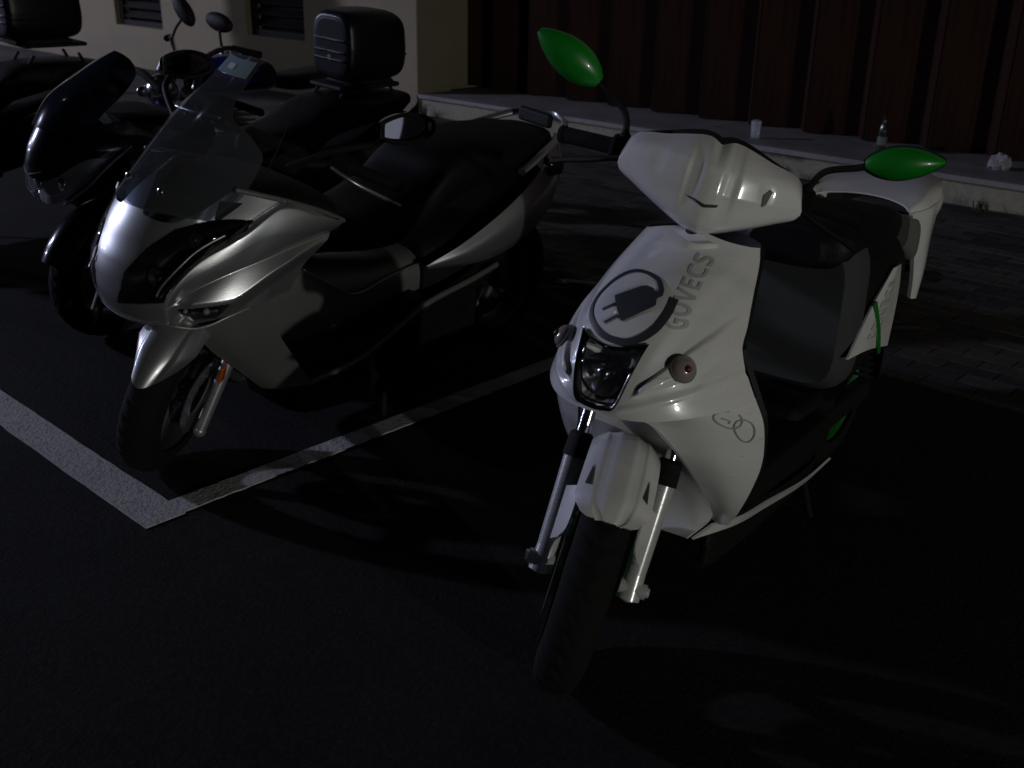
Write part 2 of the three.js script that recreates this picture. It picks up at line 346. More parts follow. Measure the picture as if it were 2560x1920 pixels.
function wheel(name, parent, { r, w, y, z, rim, disc = 0.1, discX = -0.05, spokes }) {
  const q = sub(name, parent); q.position.set(0, y, z);
  part('tyre', tyreGeo(r, w), M.rubber, q); part('rim', rimGeo(r, w, spokes), rim, q);
  if (disc) part('brake_disc', discGeo(disc, discX), M.steel, q);
  return q;
}
// steering: turns a part about the raked steering axis of its vehicle
function steering(deg, rake = 27, trail = 0.09) {
  const ax = V(0, cos(R(rake)), -sin(R(rake))), ap = V(0, 0, trail), Q = new THREE.Quaternion().setFromAxisAngle(ax, R(deg));
  return o => { const base = o.position.clone(); o.quaternion.premultiply(Q); o.position.copy(base.sub(ap).applyQuaternion(Q).add(ap)); return o; };
}
function pose(g, [x, z], yaw, lean) { g.position.set(x, 0, z); g.rotation.order = 'YXZ'; g.rotation.y = R(yaw); g.rotation.z = -R(lean); }

// ================================================================ ground
{
  const flat = (x0, x1, z0, z1, y, nx = 1, nz = 1) => {
    const g = new THREE.PlaneGeometry(x1 - x0, z1 - z0, nx, nz); g.rotateX(-PI / 2); g.translate((x0 + x1) / 2, y, (z0 + z1) / 2);
    const p = g.attributes.position, u = g.attributes.uv; for (let i = 0; i < p.count; i++) u.setXY(i, p.getX(i), p.getZ(i)); return g;
  };
  structure('road', flat(-150, 150, -150, 150, 0), M.asphalt);
  const pv = structure('pavement', flat(-60, 40, -6.97, -3.75, 0.004), M.pave);
  const sets = [[], [], []];
  for (let j = 0; j < 31; j++) for (let i = 0; i < 46; i++) {
    const g = new THREE.BoxGeometry(.194, .012, .094), t = floor(rnd() * 3);
    g.rotateX((rnd() - .5) * .02); g.rotateZ((rnd() - .5) * .01); g.translate(-9.1 + (i + (j % 2) * .5) * .2, .0075 + rnd() * .003, -3.82 - j * .1);
    const p = g.attributes.position, u = g.attributes.uv; for (let q = 0; q < p.count; q++) u.setXY(q, p.getX(q), p.getZ(q)); sets[t].push(g);
  }
  sets.forEach((l, i) => { const o = part('paving_blocks', l, [M.pave, M.paveDark, M.paveWarm][i], pv); o.userData.kind = 'stuff'; });
  const line = (x0, x1, z0, z1, alongX) => {
    const pts = [], n = 160, j = k => (fbm(k * 23.7, k * 3.1 + x0 * 7, 4096, 3) - 0.5) * 0.009;
    const L = alongX ? x1 - x0 : z1 - z0;
    for (let i = 0; i <= n; i++) { const t = i / n; pts.push(alongX ? [x0 + L * t, z0 + j(t * 3 + 1)] : [x1 + j(t * 3 + 1), z0 + L * t]); }
    for (let i = n; i >= 0; i--) { const t = i / n; pts.push(alongX ? [x0 + L * t, z1 + j(t * 3 + 9)] : [x0 + j(t * 3 + 9), z0 + L * t]); }
    const g = new THREE.ExtrudeGeometry(poly(pts.map(([a, b]) => [a, -b])), { depth: 0.004, bevelEnabled: false }); g.rotateX(-PI / 2); g.translate(0, 0.001, 0); return g;
  };
  structure('painted_line', line(-9, -2.458, -1.291, -1.168, true), M.line);
  structure('painted_line', line(-2.550, -2.466, -3.74, -1.292, false), M.line);
}

// ================================================================ building
{
  const b = thing('building', 'beige plastered building with dark louvred windows and a red-brown folding door', 'building');
  const FZ = -6.93, hole = (x0, x1, y0, y1) => { const p = new THREE.Path(); p.moveTo(x0, y0); p.lineTo(x1, y0); p.lineTo(x1, y1); p.lineTo(x0, y1); p.closePath(); return p; };
  const win = [[-10.58, -9.50, 0.56, 1.75], [-13.55, -12.38, 0.50, 1.75]];
  const s = poly([[-34, 0], [-7.76, 0], [-7.76, 7], [-34, 7]]); for (const w of win) s.holes.push(hole(...w));
  const ws = new THREE.ExtrudeGeometry(s, { depth: 0.42, bevelEnabled: true, bevelSize: 0.006, bevelThickness: 0.006, bevelSegments: 2 }); ws.translate(0, 0, FZ - 0.42 - 0.006);
  part('wall', ws, M.plaster, b);
  const gbox = (x0, x1, y0, y1, z0, z1, m, name, r = 0.008) => {
    const g = box(x1 - x0, y1 - y0, z1 - z0, (x0 + x1) / 2, (y0 + y1) / 2, (z0 + z1) / 2, r);
    const p = g.attributes.position, n = g.attributes.normal, u = g.attributes.uv;
    for (let i = 0; i < p.count; i++) abs(n.getY(i)) > 0.7 ? u.setXY(i, p.getX(i), p.getZ(i)) : abs(n.getX(i)) > 0.7 ? u.setXY(i, p.getZ(i), p.getY(i)) : u.setXY(i, p.getX(i), p.getY(i));
    return part(name, g, m, b);
  };
  gbox(-34, -7.9, 0, 7, -8.6, -7.36, M.plaster, 'back_wall');
  gbox(-7.755, 7.4, 3.1, 7, -8.6, FZ, M.plaster, 'lintel');
  gbox(7.405, 24, 0, 7, -8.6, FZ, M.plaster, 'pier');
  gbox(-7.755, 7.4, 0.004, 0.158, -8.6, FZ - 0.03, M.riser, 'riser');
  for (let i = 0; i < 10; i++) gbox(-7.752 + i * 1.515, -7.752 + i * 1.515 + 1.511, 0.162, 0.20 + (i % 3) * 0.001, -8.5, FZ + 0.005, M.marble, 'threshold_slab', 0.006);
  // folding door: panels stand in a zigzag
  const door = sub('folding_door', b), per = 0.49, pw = per / 2, amp = 0.20;
  const panel = (dx, dz) => { const L = Math.hypot(dx, dz), g = new RoundedBoxGeometry(L - 0.006, 2.86, 0.034, 2, 0.006); const p = g.attributes.position, u = g.attributes.uv; for (let i = 0; i < p.count; i++) u.setXY(i, p.getX(i), p.getY(i)); g.rotateY(-atan2(dz, dx)); return g; };
  // each fold: a wide leaf facing the street and a narrow return
  const wide = panel(0.36, -amp), slim = panel(0.13, amp);
  for (let i = -1; i < 30; i++) {
    const x = -7.51 + i * per;
    const a = part('panel', wide, M.door, door), c = part('panel', slim, M.door, door);
    a.position.set(x + 0.18, 1.64, -7.70 - amp / 2); c.position.set(x + 0.36 + 0.065, 1.64, -7.70 - amp / 2);
  }
  // louvred windows
  for (const [x0, x1, y0, y1] of win) {
    const w = sub('window', b), cx = (x0 + x1) / 2, cy = (y0 + y1) / 2;
    part('frame', [box(0.07, y1 - y0, 0.06, x0 + 0.036, cy, FZ - 0.10), box(0.07, y1 - y0, 0.06, x1 - 0.036, cy, FZ - 0.10), box(x1 - x0 - 0.15, 0.07, 0.058, cx, y0 + 0.036, FZ - 0.10), box(x1 - x0 - 0.15, 0.07, 0.058, cx, y1 - 0.036, FZ - 0.10), box(x1 - x0 - 0.01, y1 - y0 - 0.01, 0.01, cx, cy, FZ - 0.2)], M.shutter, w);
    for (let k = 0; k < 9; k++) {
      const g = new RoundedBoxGeometry(x1 - x0 - 0.152, 0.095, 0.012, 2, 0.004); g.rotateX(-0.75);
      const q = part('slat', g, M.shutter, w); q.position.set(cx, y0 + 0.14 + k * 0.115, FZ - 0.12);
    }
  }
}

// weeds at the foot of the threshold
function weed(x, z, h, n, label) {
  const g = [];
  for (let i = 0; i < n; i++) {
    const a = rnd() * 2 * PI, l = h * (0.5 + 0.6 * rnd()), o = 0.05 * rnd(), b = rnd() * 2 * PI, k = 0.3 + 0.5 * rnd();
    const p0 = [o * cos(b), 0, o * sin(b)], p1 = [p0[0] + 0.3 * l * k * cos(a), l * 0.6, p0[2] + 0.3 * l * k * sin(a)], p2 = [p0[0] + l * k * cos(a), l * (0.95 - 0.3 * k), p0[2] + l * k * sin(a)];
    g.push(shell((u, v) => { const c = curve1([p0, p1, p2], v), w = 0.007 * (1 - v * v) * (u - 0.5); return [c[0] - w * sin(a), c[1], c[2] + w * cos(a)]; }, 1, 5, 0));
  }
  const t = thing('weed', label, 'weed', [x, 0.003, z], 'weeds along the foot of the wall'); part('leaves', g, M.plant, t);
}
weed(-7.62, -6.86, 0.17, 46, 'dark weed tuft at the corner of the beige wall and threshold');
weed(-4.05, -6.86, 0.14, 60, 'wide dark weed patch at the threshold foot, above the white scooter front');
weed(-3.75, -6.84, 0.12, 50, 'low dark weeds at the threshold foot behind the green mirror stalk');
weed(-2.35, -6.85, 0.11, 40, 'low dark weeds at the threshold foot near the right picture edge');

// litter on the threshold
{
  const t = thing('plastic_cup', 'clear plastic cup standing on the pale threshold before the folding door', 'cup', [-4.22, 0.2025, -7.19]);
  const L = [[0.0, 0], [0.032, 0], [0.035, 0.06], [0.039, 0.115], [0.041, 0.117], [0.037, 0.112], [0.033, 0.06], [0.030, 0.006], [0, 0.006]].map(p => new THREE.Vector2(...p));
  part('cup', new THREE.LatheGeometry(L, 28), M.plasticClear, t);
  part('lid', [ball(0.040, 0, 0.117, 0, 1, 0.55, 1)], M.plasticClear, t);
  const k = thing('glass_bottle', 'dark glass bottle standing on the threshold just above the right green mirror', 'bottle', [-3.32, 0.2025, -7.42]);
  part('bottle', new THREE.LatheGeometry([[0, 0], [0.031, 0], [0.033, 0.01], [0.033, 0.13], [0.028, 0.16], [0.014, 0.19], [0.013, 0.235], [0.015, 0.237], [0.015, 0.245], [0, 0.245]].map(p => new THREE.Vector2(...p)), 28), M.bottleDark, k);
  part('label', new THREE.CylinderGeometry(0.0338, 0.0338, 0.06, 28, 1, true).translate(0, 0.07, 0), M.greyTrim, k);
  const c = thing('crumpled_tissue', 'crumpled white tissue lying on the threshold at the right', 'tissue', [-2.47, 0.2, -7.38]);
  const g = new THREE.IcosahedronGeometry(0.075, 4), p = g.attributes.position;
  for (let i = 0; i < p.count; i++) { const x = p.getX(i), y = p.getY(i), z = p.getZ(i), n = 0.72 + 0.55 * abs(fbm(x * 40 + 9, y * 40 + z * 31 + 7, 4096, 2) - 0.5) * 2; p.setXYZ(i, x * n, max(-0.0, (y * n + 0.03) * 1.0), z * n); }
  g.computeVertexNormals(); part('paper', g, M.paper, c);
}

// ================================================================ white scooter
const font = await new FontLoader().loadAsync('fonts/droid/droid_sans_bold.typeface.json');
{
  const s = thing('scooter', 'white electric scooter with green mirrors and a plug emblem on its front shield', 'scooter');
  pose(s, [-1.221, -1.531], 6, 0.6);
  const st = steering(28.7);
  const zc = pchip([[.56, -.05], [.60, -.032], [.64, -.026], [.70, -.04], [.77, -.078], [.82, -.122], [.86, -.175], [.90, -.243], [.93, -.305], [.96, -.375]]);
  const ze = pchip([[.56, -.268], [.60, -.264], [.631, -.26], [.681, -.255], [.746, -.25], [.786, -.285], [.84, -.335], [.879, -.38], [.92, -.43], [.96, -.48]]);
  const we = pchip([[.33, .20], [.43, .245], [.50, .264], [.56, .267], [.60, .263], [.631, .251], [.681, .229], [.746, .201], [.786, .19], [.84, .173], [.879, .158], [.92, .138], [.96, .122]]);
  const base = (x, y) => { const a = zc(y); return [x, y, a - (a - ze(y)) * pow(abs(x) / we(y), 2.8)]; };
  // shield with the swelling round each indicator, a scooped groove under it and a crease above the wings
  const tear = (x, y) => {
    const ax = abs(x), t = (ax - 0.078) / 0.085, cy = 0.683 + 0.075 * t, w = 0.006 + 0.034 * max(0, min(1, t));
    if (t < -0.1 || t > 1.25) return 0;
    const e = (y - cy) / w, f = smooth(-0.1, 0.25, t) * (1 - smooth(1.0, 1.25, t));
    return f * (0.016 * smooth(1.15, 0.45, abs(e)) - 0.006 * smooth(0.8, 0.15, abs(e + 1.35)));
  };
  const shield = (x, y) => {
    const p = base(x, y), fold = 0.012 * smooth(0.095, 0.13, abs(x) - (y - 0.80) * 0.25) * smooth(0.70, 0.76, y) * smooth(0.95, 0.90, y);
    p[2] += tear(x, y) - fold + 0.006 * smooth(0.012, 0.0, abs(y - 0.645 - 0.35 * max(0, abs(x) - 0.05))) * smooth(0.02, 0.06, abs(x)) * 0.6;
    p[0] *= 1 + 0.0 * y; return p;
  };
  // flat sheet coordinates: u in -1..1 across, v up
  const yTop = u => 0.953 - 0.036 * u * u, yBot = u => 0.628 + 0.012 * smooth(0.2, 1, abs(u)), at = (u, v) => { const y = yBot(u) + (yTop(u) - yBot(u)) * v; return [u * we(y), y]; };
  const lamp = [[.072, .772], [.068, .752], [.048, .662], [.022, .646], [-.022, .646], [-.048, .662], [-.068, .752], [-.072, .772], [-.045, .764], [0, .758], [.045, .764]];
  const sheet = (u, v) => shield(...at(u, v)), inLamp = (u, v) => inPoly(lamp, ...at(u, v));
  const fs = part('front_shield', shell(sheet, 200, 140, 0.004, { u: [-1, 1], skip: inLamp }), M.white, s);
  const sg = 1; // outward normal of (x,y) maps is +z
  // printed ring, plug, prongs, lettering
  const ring = [[.048, .852], [.045, .861], [.030, .873], [.014, .878], [-.006, .881], [-.026, .881], [-.044, .877], [-.059, .869], [-.073, .857], [-.082, .844], [-.089, .831], [-.091, .818], [-.089, .808], [-.082, .799], [-.068, .790], [-.049, .782], [-.031, .776], [-.012, .772], [.010, .771], [.029, .772], [.046, .778], [.060, .787], [.070, .797], [.076, .808], [.080, .829], [.077, .850]];
  part('emblem_cable', ribbon(shield, ring, t => 0.0085 + 0.009 * smooth(0.35, 0.9, t) + 0.003 * smooth(0.2, 0, t), sg, 140, 0.0022), M.print, fs);
  const mapXY = (a, b) => [a, b];
  part('emblem_plug', print(shield, poly([[-.044, .838], [-.040, .8405], [.000, .8605], [.012, .8635], [.026, .862], [.038, .8565], [.050, .8615], [.054, .853], [.047, .8475], [.052, .838], [.048, .8345], [.003, .8045], [-.001, .804]]), mapXY, sg, 0.0024, 0.012), M.print, fs);
  part('emblem_prong', ribbon(shield, [[-.030, .829], [-.056, .812]], 0.0052, sg, 12, 0.0022), M.print, fs);
  part('emblem_prong', ribbon(shield, [[-.012, .812], [-.036, .794]], 0.0052, sg, 12, 0.0022), M.print, fs);
  const sh = font.generateShapes('GOVECS', 1), bb = new THREE.Box2(V(0, 0, 0), V(0, 0, 0)); bb.makeEmpty(); sh.forEach(q => q.getPoints(6).forEach(p => bb.expandByPoint(p)));
  const tw = bb.max.x - bb.min.x, th = bb.max.y - bb.min.y;
  part('lettering', print(shield, sh, (a, b) => { const k = (a - bb.min.x) / tw, j = (b - bb.min.y) / th; return [0.120 - 0.024 * k - 0.036 * j, 0.796 + 0.114 * k + 0.010 * j]; }, sg, 0.0020, 0.12), M.printPale, fs);
  // headlight
  {
    const h = sub('headlight', s), off = (f, d) => (x, y) => { const p = base(x, y); return [x * f, 0.708 + (y - 0.708) * f, p[2] + d]; };
    const rim3 = lamp.map(([x, y]) => [x, y]);
    const outer = 1.05, inner = 0.93, loop = [...rim3, rim3[0]];
    part('bezel', shell((u, v) => { const q = curve1(loop, u), f = 1.07 + (0.93 - 1.07) * v, x = q[0] * f, y = 0.708 + (q[1] - 0.708) * f; return [x, y, base(x, y)[2] + 0.006 - 0.012 * v * v]; }, 132, 6, 0.004), M.blackGloss, h);
    part('bowl', shell((u, v) => { const q = curve1(loop, u), f = 0.97 * (1 - v), x = q[0] * f, y = 0.708 + (q[1] - 0.708) * f, r = 1 - v; return [x, y, base(x, y)[2] - 0.004 - 0.06 * (1 - r * r) - 0.004 * abs(sin(u * PI * 22)) * r]; }, 132, 16, 0.002), M.bowl, h);
    const dish = (cx, cy, cz, r, d) => { const g = new THREE.LatheGeometry(Array.from({ length: 12 }, (_, i) => { const t = i / 11; return new THREE.Vector2(0.006 + (r - 0.006) * t, d * t * t); }), 40); g.rotateX(PI / 2); g.translate(cx, cy, cz); return g; };
    part('reflector', dish(0, 0.706, -0.082, 0.047, 0.040), M.chrome, h);
    part('bulb', [ball(0.011, 0, 0.706, -0.058, 1, 1, 1.5)], M.bulb, h);
    part('bulb_shield', [ball(0.014, 0, 0.706, -0.046, 1, 1, .5)], M.chrome, h);
    part('cover', shell((u, v) => { const q = curve1(loop, u), f = 0.965 * v, x = q[0] * f, y = 0.708 + (q[1] - 0.708) * f; return [x, y, base(x, y)[2] + 0.004 + 0.008 * (1 - v * v)]; }, 132, 12, 0), M.glass, h);
  }
  // round front indicators
  for (const k of [1, -1]) {
    const p = shield(0.143 * k, 0.733), N = normalOf(shield, 0.143 * k, 0.733), i = sub('indicator', s);
    const q = new THREE.Quaternion().setFromUnitVectors(V(0, 0, 1), N);
    const lens = new THREE.SphereGeometry(0.026, 28, 14, 0, 2 * PI, 0, PI * 0.5); lens.rotateX(PI / 2); lens.scale(1, 1, 0.72);
    const core = new THREE.SphereGeometry(0.008, 16, 10); core.translate(0.003, -0.002, 0.0165);
    const seat = new THREE.TorusGeometry(0.0265, 0.0025, 10, 40);
    for (const [n, g, m] of [['lens', lens, M.indicator], ['bulb_spot', core, M.indicatorCore], ['rim', seat, M.greyTrim]]) { g.applyQuaternion(q); g.translate(p[0] + N.x * 0.002, p[1] + N.y * 0.002, p[2] + N.z * 0.002); part(n, g, m, i); }
  }
  // side wings below the shield
  const wingRows = [
    [[.060, .636, -.044], [.160, .650, -.100], [.243, .652, -.258]],
    [[.095, .592, -.108], [.185, .598, -.160], [.266, .592, -.266]],
    [[.130, .516, -.167], [.200, .515, -.205], [.267, .506, -.281]],
    [[.140, .435, -.235], [.200, .435, -.252], [.248, .428, -.290]],
    [[.150, .345, -.305], [.185, .350, -.298], [.216, .346, -.303]],
    [[.148, .298, -.325], [.170, .298, -.318], [.191, .303, -.316]]];
  for (const k of [1, -1]) {
    const rows = k > 0 ? wingRows : mirrorX(wingRows), fn = patch(rows);
    const w = part('shield_wing', shell(fn, 36, 60, 0.004, { flip: k > 0 }), M.white, s);
    if (k > 0) { // pen scribble: two loops
      const wf = (u, v) => fn(u, v), lp = (cu, cv, ru, rv, a0, a1) => Array.from({ length: 18 }, (_, i) => { const a = a0 + (a1 - a0) * i / 17; return [cu + ru * cos(a), cv + rv * sin(a)]; });
      part('pen_scribble', [ribbon(wf, lp(.74, .125, .10, .075, -0.3, 5.2), 0.0032, -1, 60, 0.0030), ribbon(wf, lp(.83, .215, .085, .072, -1.2, 5.6), 0.0032, -1, 60, 0.0030), ribbon(wf, [[.70, .11], [.74, .14], [.72, .16]], 0.003, -1, 14, 0.0030)], M.pen, w);
    }
  }
  // wheel housing behind the front wheel, belly and sills
  part('wheel_housing', shell(patch([[.66, .06, -.05, -.11], [.592, .092, -.114, -.155], [.516, .127, -.172, -.205], [.435, .138, -.240, -.250], [.345, .147, -.308, -.286], [.298, .145, -.320, -.290], [.258, .115, -.275, -.282]].map(([y, w, ze_, zm], i) => [-1, -.7, 0, .7, 1].map(q => [w * q, y + (i > 4 ? -.006 * (1 - q * q) : 0), zm + (ze_ - zm) * pow(abs(q), 3)]))), 32, 48, 0.004), M.whiteMatt, s);
  part('belly', loft([ringZ(-.33, 0, .315, .13, .03, 4), ringZ(-.42, 0, .30, .165, .045, 4), ringZ(-.7, 0, .285, .168, .05, 4), ringZ(-1.0, 0, .29, .16, .06, 4)], 20), M.black, s);
  for (const k of [1, -1]) part('sill', shell(patch([[[.150 * k, .292, -.318], [.182 * k, .288, -.40], [.183 * k, .266, -.55], [.180 * k, .222, -.80], [.172 * k, .206, -1.0]], [[.120 * k, .258, -.285], [.170 * k, .264, -.40], [.174 * k, .243, -.55], [.172 * k, .206, -.80], [.166 * k, .196, -1.0]]]), 40, 3, 0.006), M.white, s);
  part('added_underfloor_block', loft([ringZ(-.37, 0, .20, .10, .06, 4), ringZ(-.42, 0, .195, .135, .085, 5), ringZ(-.95, 0, .195, .135, .085, 5), ringZ(-1.05, 0, .22, .11, .07, 4)], 12), M.black, s);  // added block under the floor, keeps lamp light off the ground beyond
  part('floorboard', loft([ringZ(-.40, 0, .335, .17, .018, 5), ringZ(-.6, 0, .335, .175, .018, 5), ringZ(-.95, 0, .33, .17, .018, 5)], 12), M.black, s);
  // inner side of the shield and steering column
  part('inner_shield', shell((u, v) => { const y = .33 + .59 * v, q = y > .56 ? ze(y) : -.268 - .05 * (.56 - y) / .23; return [we(y) * .975 * u, y, q - .016 - .075 * (1 - u * u)]; }, 24, 30, .012, { u: [-1, 1] }), M.black, s);
  // front fork: stanchion, seal, slider with foot
  const ax = [0, cos(R(27)), -sin(R(27))], on = (k, t) => [0.099 * k, 0.268 + ax[1] * t, -0.01 + ax[2] * t];
  for (const k of [1, -1]) {
    const f = sub('fork_leg', s);
    part('stanchion', bar(on(k, 0.2), on(k, 0.52), 0.0155), M.chrome, f);
    part('dust_seal', [bar(on(k, 0.222), on(k, 0.272), 0.029, 0.027, 24), bar(on(k, 0.272), on(k, 0.279), 0.027, 0.020, 24)], M.black, f);
    part('slider', [bar(on(k, -0.012), on(k, 0.225), 0.022, 0.0255, 24), bar(on(k, -0.035), on(k, 0.03), 0.026, 0.022, 24)], M.forkPaint, f);
    part('axle_foot', [bar([.074 * k, .262, 0], [.132 * k, .262, 0], 0.017), bar([.13 * k, .262, 0], [.139 * k, .262, 0], 0.012, 0.011, 6), ball(0.027, .099 * k, .248, -.003, .9, .8, .9)], M.forkPaint, f);
    st(f);
  }
  st(part('fork_yoke', [box(.24, .03, .06, 0, .268 + ax[1] * .47, -.01 + ax[2] * .47), bar(on(0, .45), on(0, .86), .02)], M.black, s));
  st(part('brake_caliper', [box(.034, .075, .055, -.072, .335, -.075, .012), bar([-.055, .335, -.075], [-.092, .335, -.075], .009)], M.alu, s));
  st(part('brake_hose', tube([[-.078, .372, -.085], [-.088, .44, -.13], [-.112, .52, -.15], [-.10, .62, -.19], [-.06, .74, -.27]], .0042, 40, 8), M.rubber, s));
  st(wheel('front_wheel', s, { r: .262, w: .112, y: .262, z: 0, rim: M.greenDark, disc: .11, discX: -.068, spokes: 5 }));
  // front fender hugging the tyre, with two dark slots
  {
    const fen = (u, v) => { const a = R(56 + 95 * v), x = 2 * u - 1, tip = smooth(0, .10, v), hw = .079 * (0.55 + .45 * sqrt(max(0, min(1, v / .12)))) * (1 - .10 * v), r = .304 + .012 * smooth(.15, .5, v) - .034 * pow(abs(x), 2.6) * tip - .003 * smooth(.20, .40, abs(x)) * (1 - smooth(.5, .6, abs(x))); return [hw * x, .262 + r * sin(a), r * cos(a) + 0]; };
    const f = part('front_fender', shell(fen, 48, 60, .003), M.white, s); st(f);
    for (const k of [.13, .87]) part('slot', print(fen, poly([[k - .035, .165], [k + .035, .155], [k, .27]]), (a, b) => [a, b], 1, .0025, .05), M.print, f);
    for (const k of [1, -1]) part('stay', shell(patch([[[.07 * k, .47, .0], [.098 * k, .44, -.03]], [[.072 * k, .40, .05], [.098 * k, .36, .0]], [[.085 * k, .35, .03], [.098 * k, .32, .0]]]), 6, 12, .004), M.white, f);
  }
  // handlebar cover: two flanks meeting in a raised spine
  {
    const half = [[0.0, 1.136], [.030, 1.139], [.172, 1.100], [.186, 1.090], [.201, 1.022], [.195, 1.012], [.083, .968], [.004, .944], [0, .944]];
    const topY = pchip([[0, 1.132], [.025, 1.140], [.045, 1.138], [.12, 1.117], [.172, 1.102], [.19, 1.086], [.202, 1.05]]), botY = pchip([[0, .945], [.03, .950], [.083, .968], [.16, .998], [.193, 1.012], [.202, 1.03]]);
    const cov = (u, v) => {
      const x = .202 * u, ax_ = abs(x), y = botY(ax_) + (topY(ax_) - botY(ax_)) * v;
      let z = -.300 - 1.05 * pow(ax_, 1.55) - .30 * max(0, y - 1.05) - .9 * pow(max(0, y - 1.10), 1) * .6;
      z -= .006 * smooth(.016, .032, ax_) * smooth(.060, .045, ax_) * smooth(.95, 1.10, y);      // groove beside the spine
      z -= .003 * smooth(1, .2, Math.hypot((ax_ - .118) / .022, (y - 1.075 + .5 * (ax_ - .118)) / .036));
      z -= .05 * pow(abs(2 * v - 1), 6);
      return [x, y, z];
    };
    const c = part('handlebar_cover', shell(cov, 120, 60, .004, { u: [-1, 1] }), M.white, s); st(c);
    part('badge', print(cov, poly([[-.20, .425], [.0, .395], [.12, .395], [.13, .425], [.0, .432]]), (a, b) => [a, b], 1, .003, .04), M.print, c);
    part('screw_recess_shade', print(cov, poly([[.545, .62], [.60, .72], [.635, .70], [.60, .50], [.565, .46]]), (a, b) => [a, b], 1, .003, .05), M.greyTrim, c);  // flat grey print, shade of a screw recess painted on one side only
    st(part('cover_back', shell((u, v) => { const x = .195 * u, y = botY(abs(x)) + .012 + (topY(abs(x)) - botY(abs(x)) - .024) * v; return [x, y, -.47 - .04 * (1 - u * u)]; }, 24, 12, .01, { u: [-1, 1] }), M.black, s));
    st(part('neck', shell(patch([[[-.05, .955, -.30], [0, .945, -.285], [.05, .955, -.30]], [[-.075, .90, -.335], [0, .895, -.30], [.075, .90, -.335]]]), 12, 8, .004), M.white, s));
  }
  for (const k of [1, -1]) {
    st(part('grip', [bar([.19 * k, 1.048, -.47], [.345 * k, 1.010 + .012, -.545], .0185, .0185, 20), bar([.343 * k, 1.022, -.545], [.352 * k, 1.020, -.549], .0205, .0205, 20), box(.05, .055, .05, .207 * k, 1.045, -.475, .012)], M.rubber, s));
    st(part('brake_lever', tube([[.205 * k, 1.035, -.43], [.26 * k, 1.012, -.44], [.32 * k, .985, -.475], [.352 * k, .968, -.495]], .0062), M.black, s));
    const m = sub('mirror', s); st(m);
    const arm = k < 0 ? [[-.206, 1.05, -.48], [-.212, 1.10, -.49], [-.232, 1.128, -.50], [-.295, 1.160, -.505], [-.33, 1.18, -.505]] : [[.208, 1.05, -.48], [.214, 1.080, -.49], [.232, 1.113, -.50], [.295, 1.140, -.505], [.335, 1.160, -.505]];
    part('stalk', [tube(arm, .0075), ball(.016, arm[0][0], 1.062, -.48, 1, 1.4, 1), ball(.014, ...arm[4])], M.black, m);
    // leaf-shaped shell, long axis outward
    const A = k < 0 ? [-.297, 1.165] : [.308, 1.152], B = k < 0 ? [-.450, 1.234] : [.462, 1.203], wdt = k < 0 ? .040 : .036;
    const L = Math.hypot(B[0] - A[0], B[1] - A[1]), dx = (B[0] - A[0]) / L, dy = (B[1] - A[1]) / L;
    const nx = -dy * k, ny = dx * k;
    const leaf = (t, q) => { const w = wdt * pow(sin(PI * pow(min(1, max(0, .03 + .95 * t)), .85)), .72); return [A[0] + dx * L * t + nx * w * q, A[1] + dy * L * t + ny * w * q]; };
    part('housing', shell((u, v) => { const q = 2 * v - 1, p = leaf(u, q), bulge = .034 * sqrt(max(0, 1 - q * q)) * pow(sin(PI * (.04 + .92 * u)), .6); return [p[0], p[1], -.505 + bulge]; }, 40, 28, .003), M.green, m);
    part('glass', shell((u, v) => { const p = leaf(.04 + .92 * u, (2 * v - 1) * .93); return [p[0], p[1], -.503]; }, 30, 12, .002), M.mirror, m);
    part('rim', tube([...Array.from({ length: 14 }, (_, i) => [...leaf(i / 13, 1), -.506]), ...Array.from({ length: 14 }, (_, i) => [...leaf(1 - i / 13, -1), -.506]), [...leaf(0, 1), -.506]], .0028, 80, 6), M.black, m);
  }
  // seat, panel under it, tail
  part('under_seat_panel', loft([ringZ(-.93, 0, .62, .165, .19, 5), ringZ(-.97, 0, .62, .19, .215, 5), ringZ(-1.02, 0, .62, .195, .22, 5), ringZ(-1.03, 0, .62, .19, .215, 5)], 12), M.greyPanel, s);
  part('body_core', loft([ringZ(-1.03, 0, .56, .185, .22, 4), ringZ(-1.25, 0, .60, .18, .17, 4), ringZ(-1.5, 0, .66, .145, .11, 4), ringZ(-1.66, 0, .70, .11, .07, 4)], 20), M.black, s);
  part('seat', loft([ringZ(-.90, 0, .80, .10, .045, 3), ringZ(-.95, 0, .805, .165, .062, 3), ringZ(-1.12, 0, .79, .178, .058, 3), ringZ(-1.28, 0, .79, .168, .050, 3), ringZ(-1.40, 0, .80, .14, .036, 3), ringZ(-1.455, 0, .80, .09, .022, 3)], 40), M.seat, s);
  {
    // tail cowl: a horseshoe round the rear of the seat
    const path = [[-.150, .815, -1.36], [-.162, .83, -1.55], [-.140, .845, -1.75], [-.07, .85, -1.87], [0, .85, -1.895], [.07, .85, -1.87], [.140, .845, -1.75], [.164, .825, -1.57], [.162, .80, -1.48]];
    part('tail_cowl', shell((u, v) => { const p = curve1(path, u), f = smooth(0, .16, u) * (1 - .15 * u), h = .012 + .075 * f, o = (2 * v - 1); const inw = [-p[0] * .0, 0, 0]; return [p[0] * (1 + .06 * (1 - o * o)), p[1] - h * v, p[2] - .01 * (1 - o * o)]; }, 70, 14, .006), M.white, s);
    const lip = [[-.138, .812, -1.365], [-.142, .825, -1.40], [-.122, .832, -1.445], [-.065, .838, -1.475], [0, .840, -1.485], [.065, .838, -1.475], [.122, .832, -1.445], [.145, .820, -1.43], [.150, .800, -1.46]];
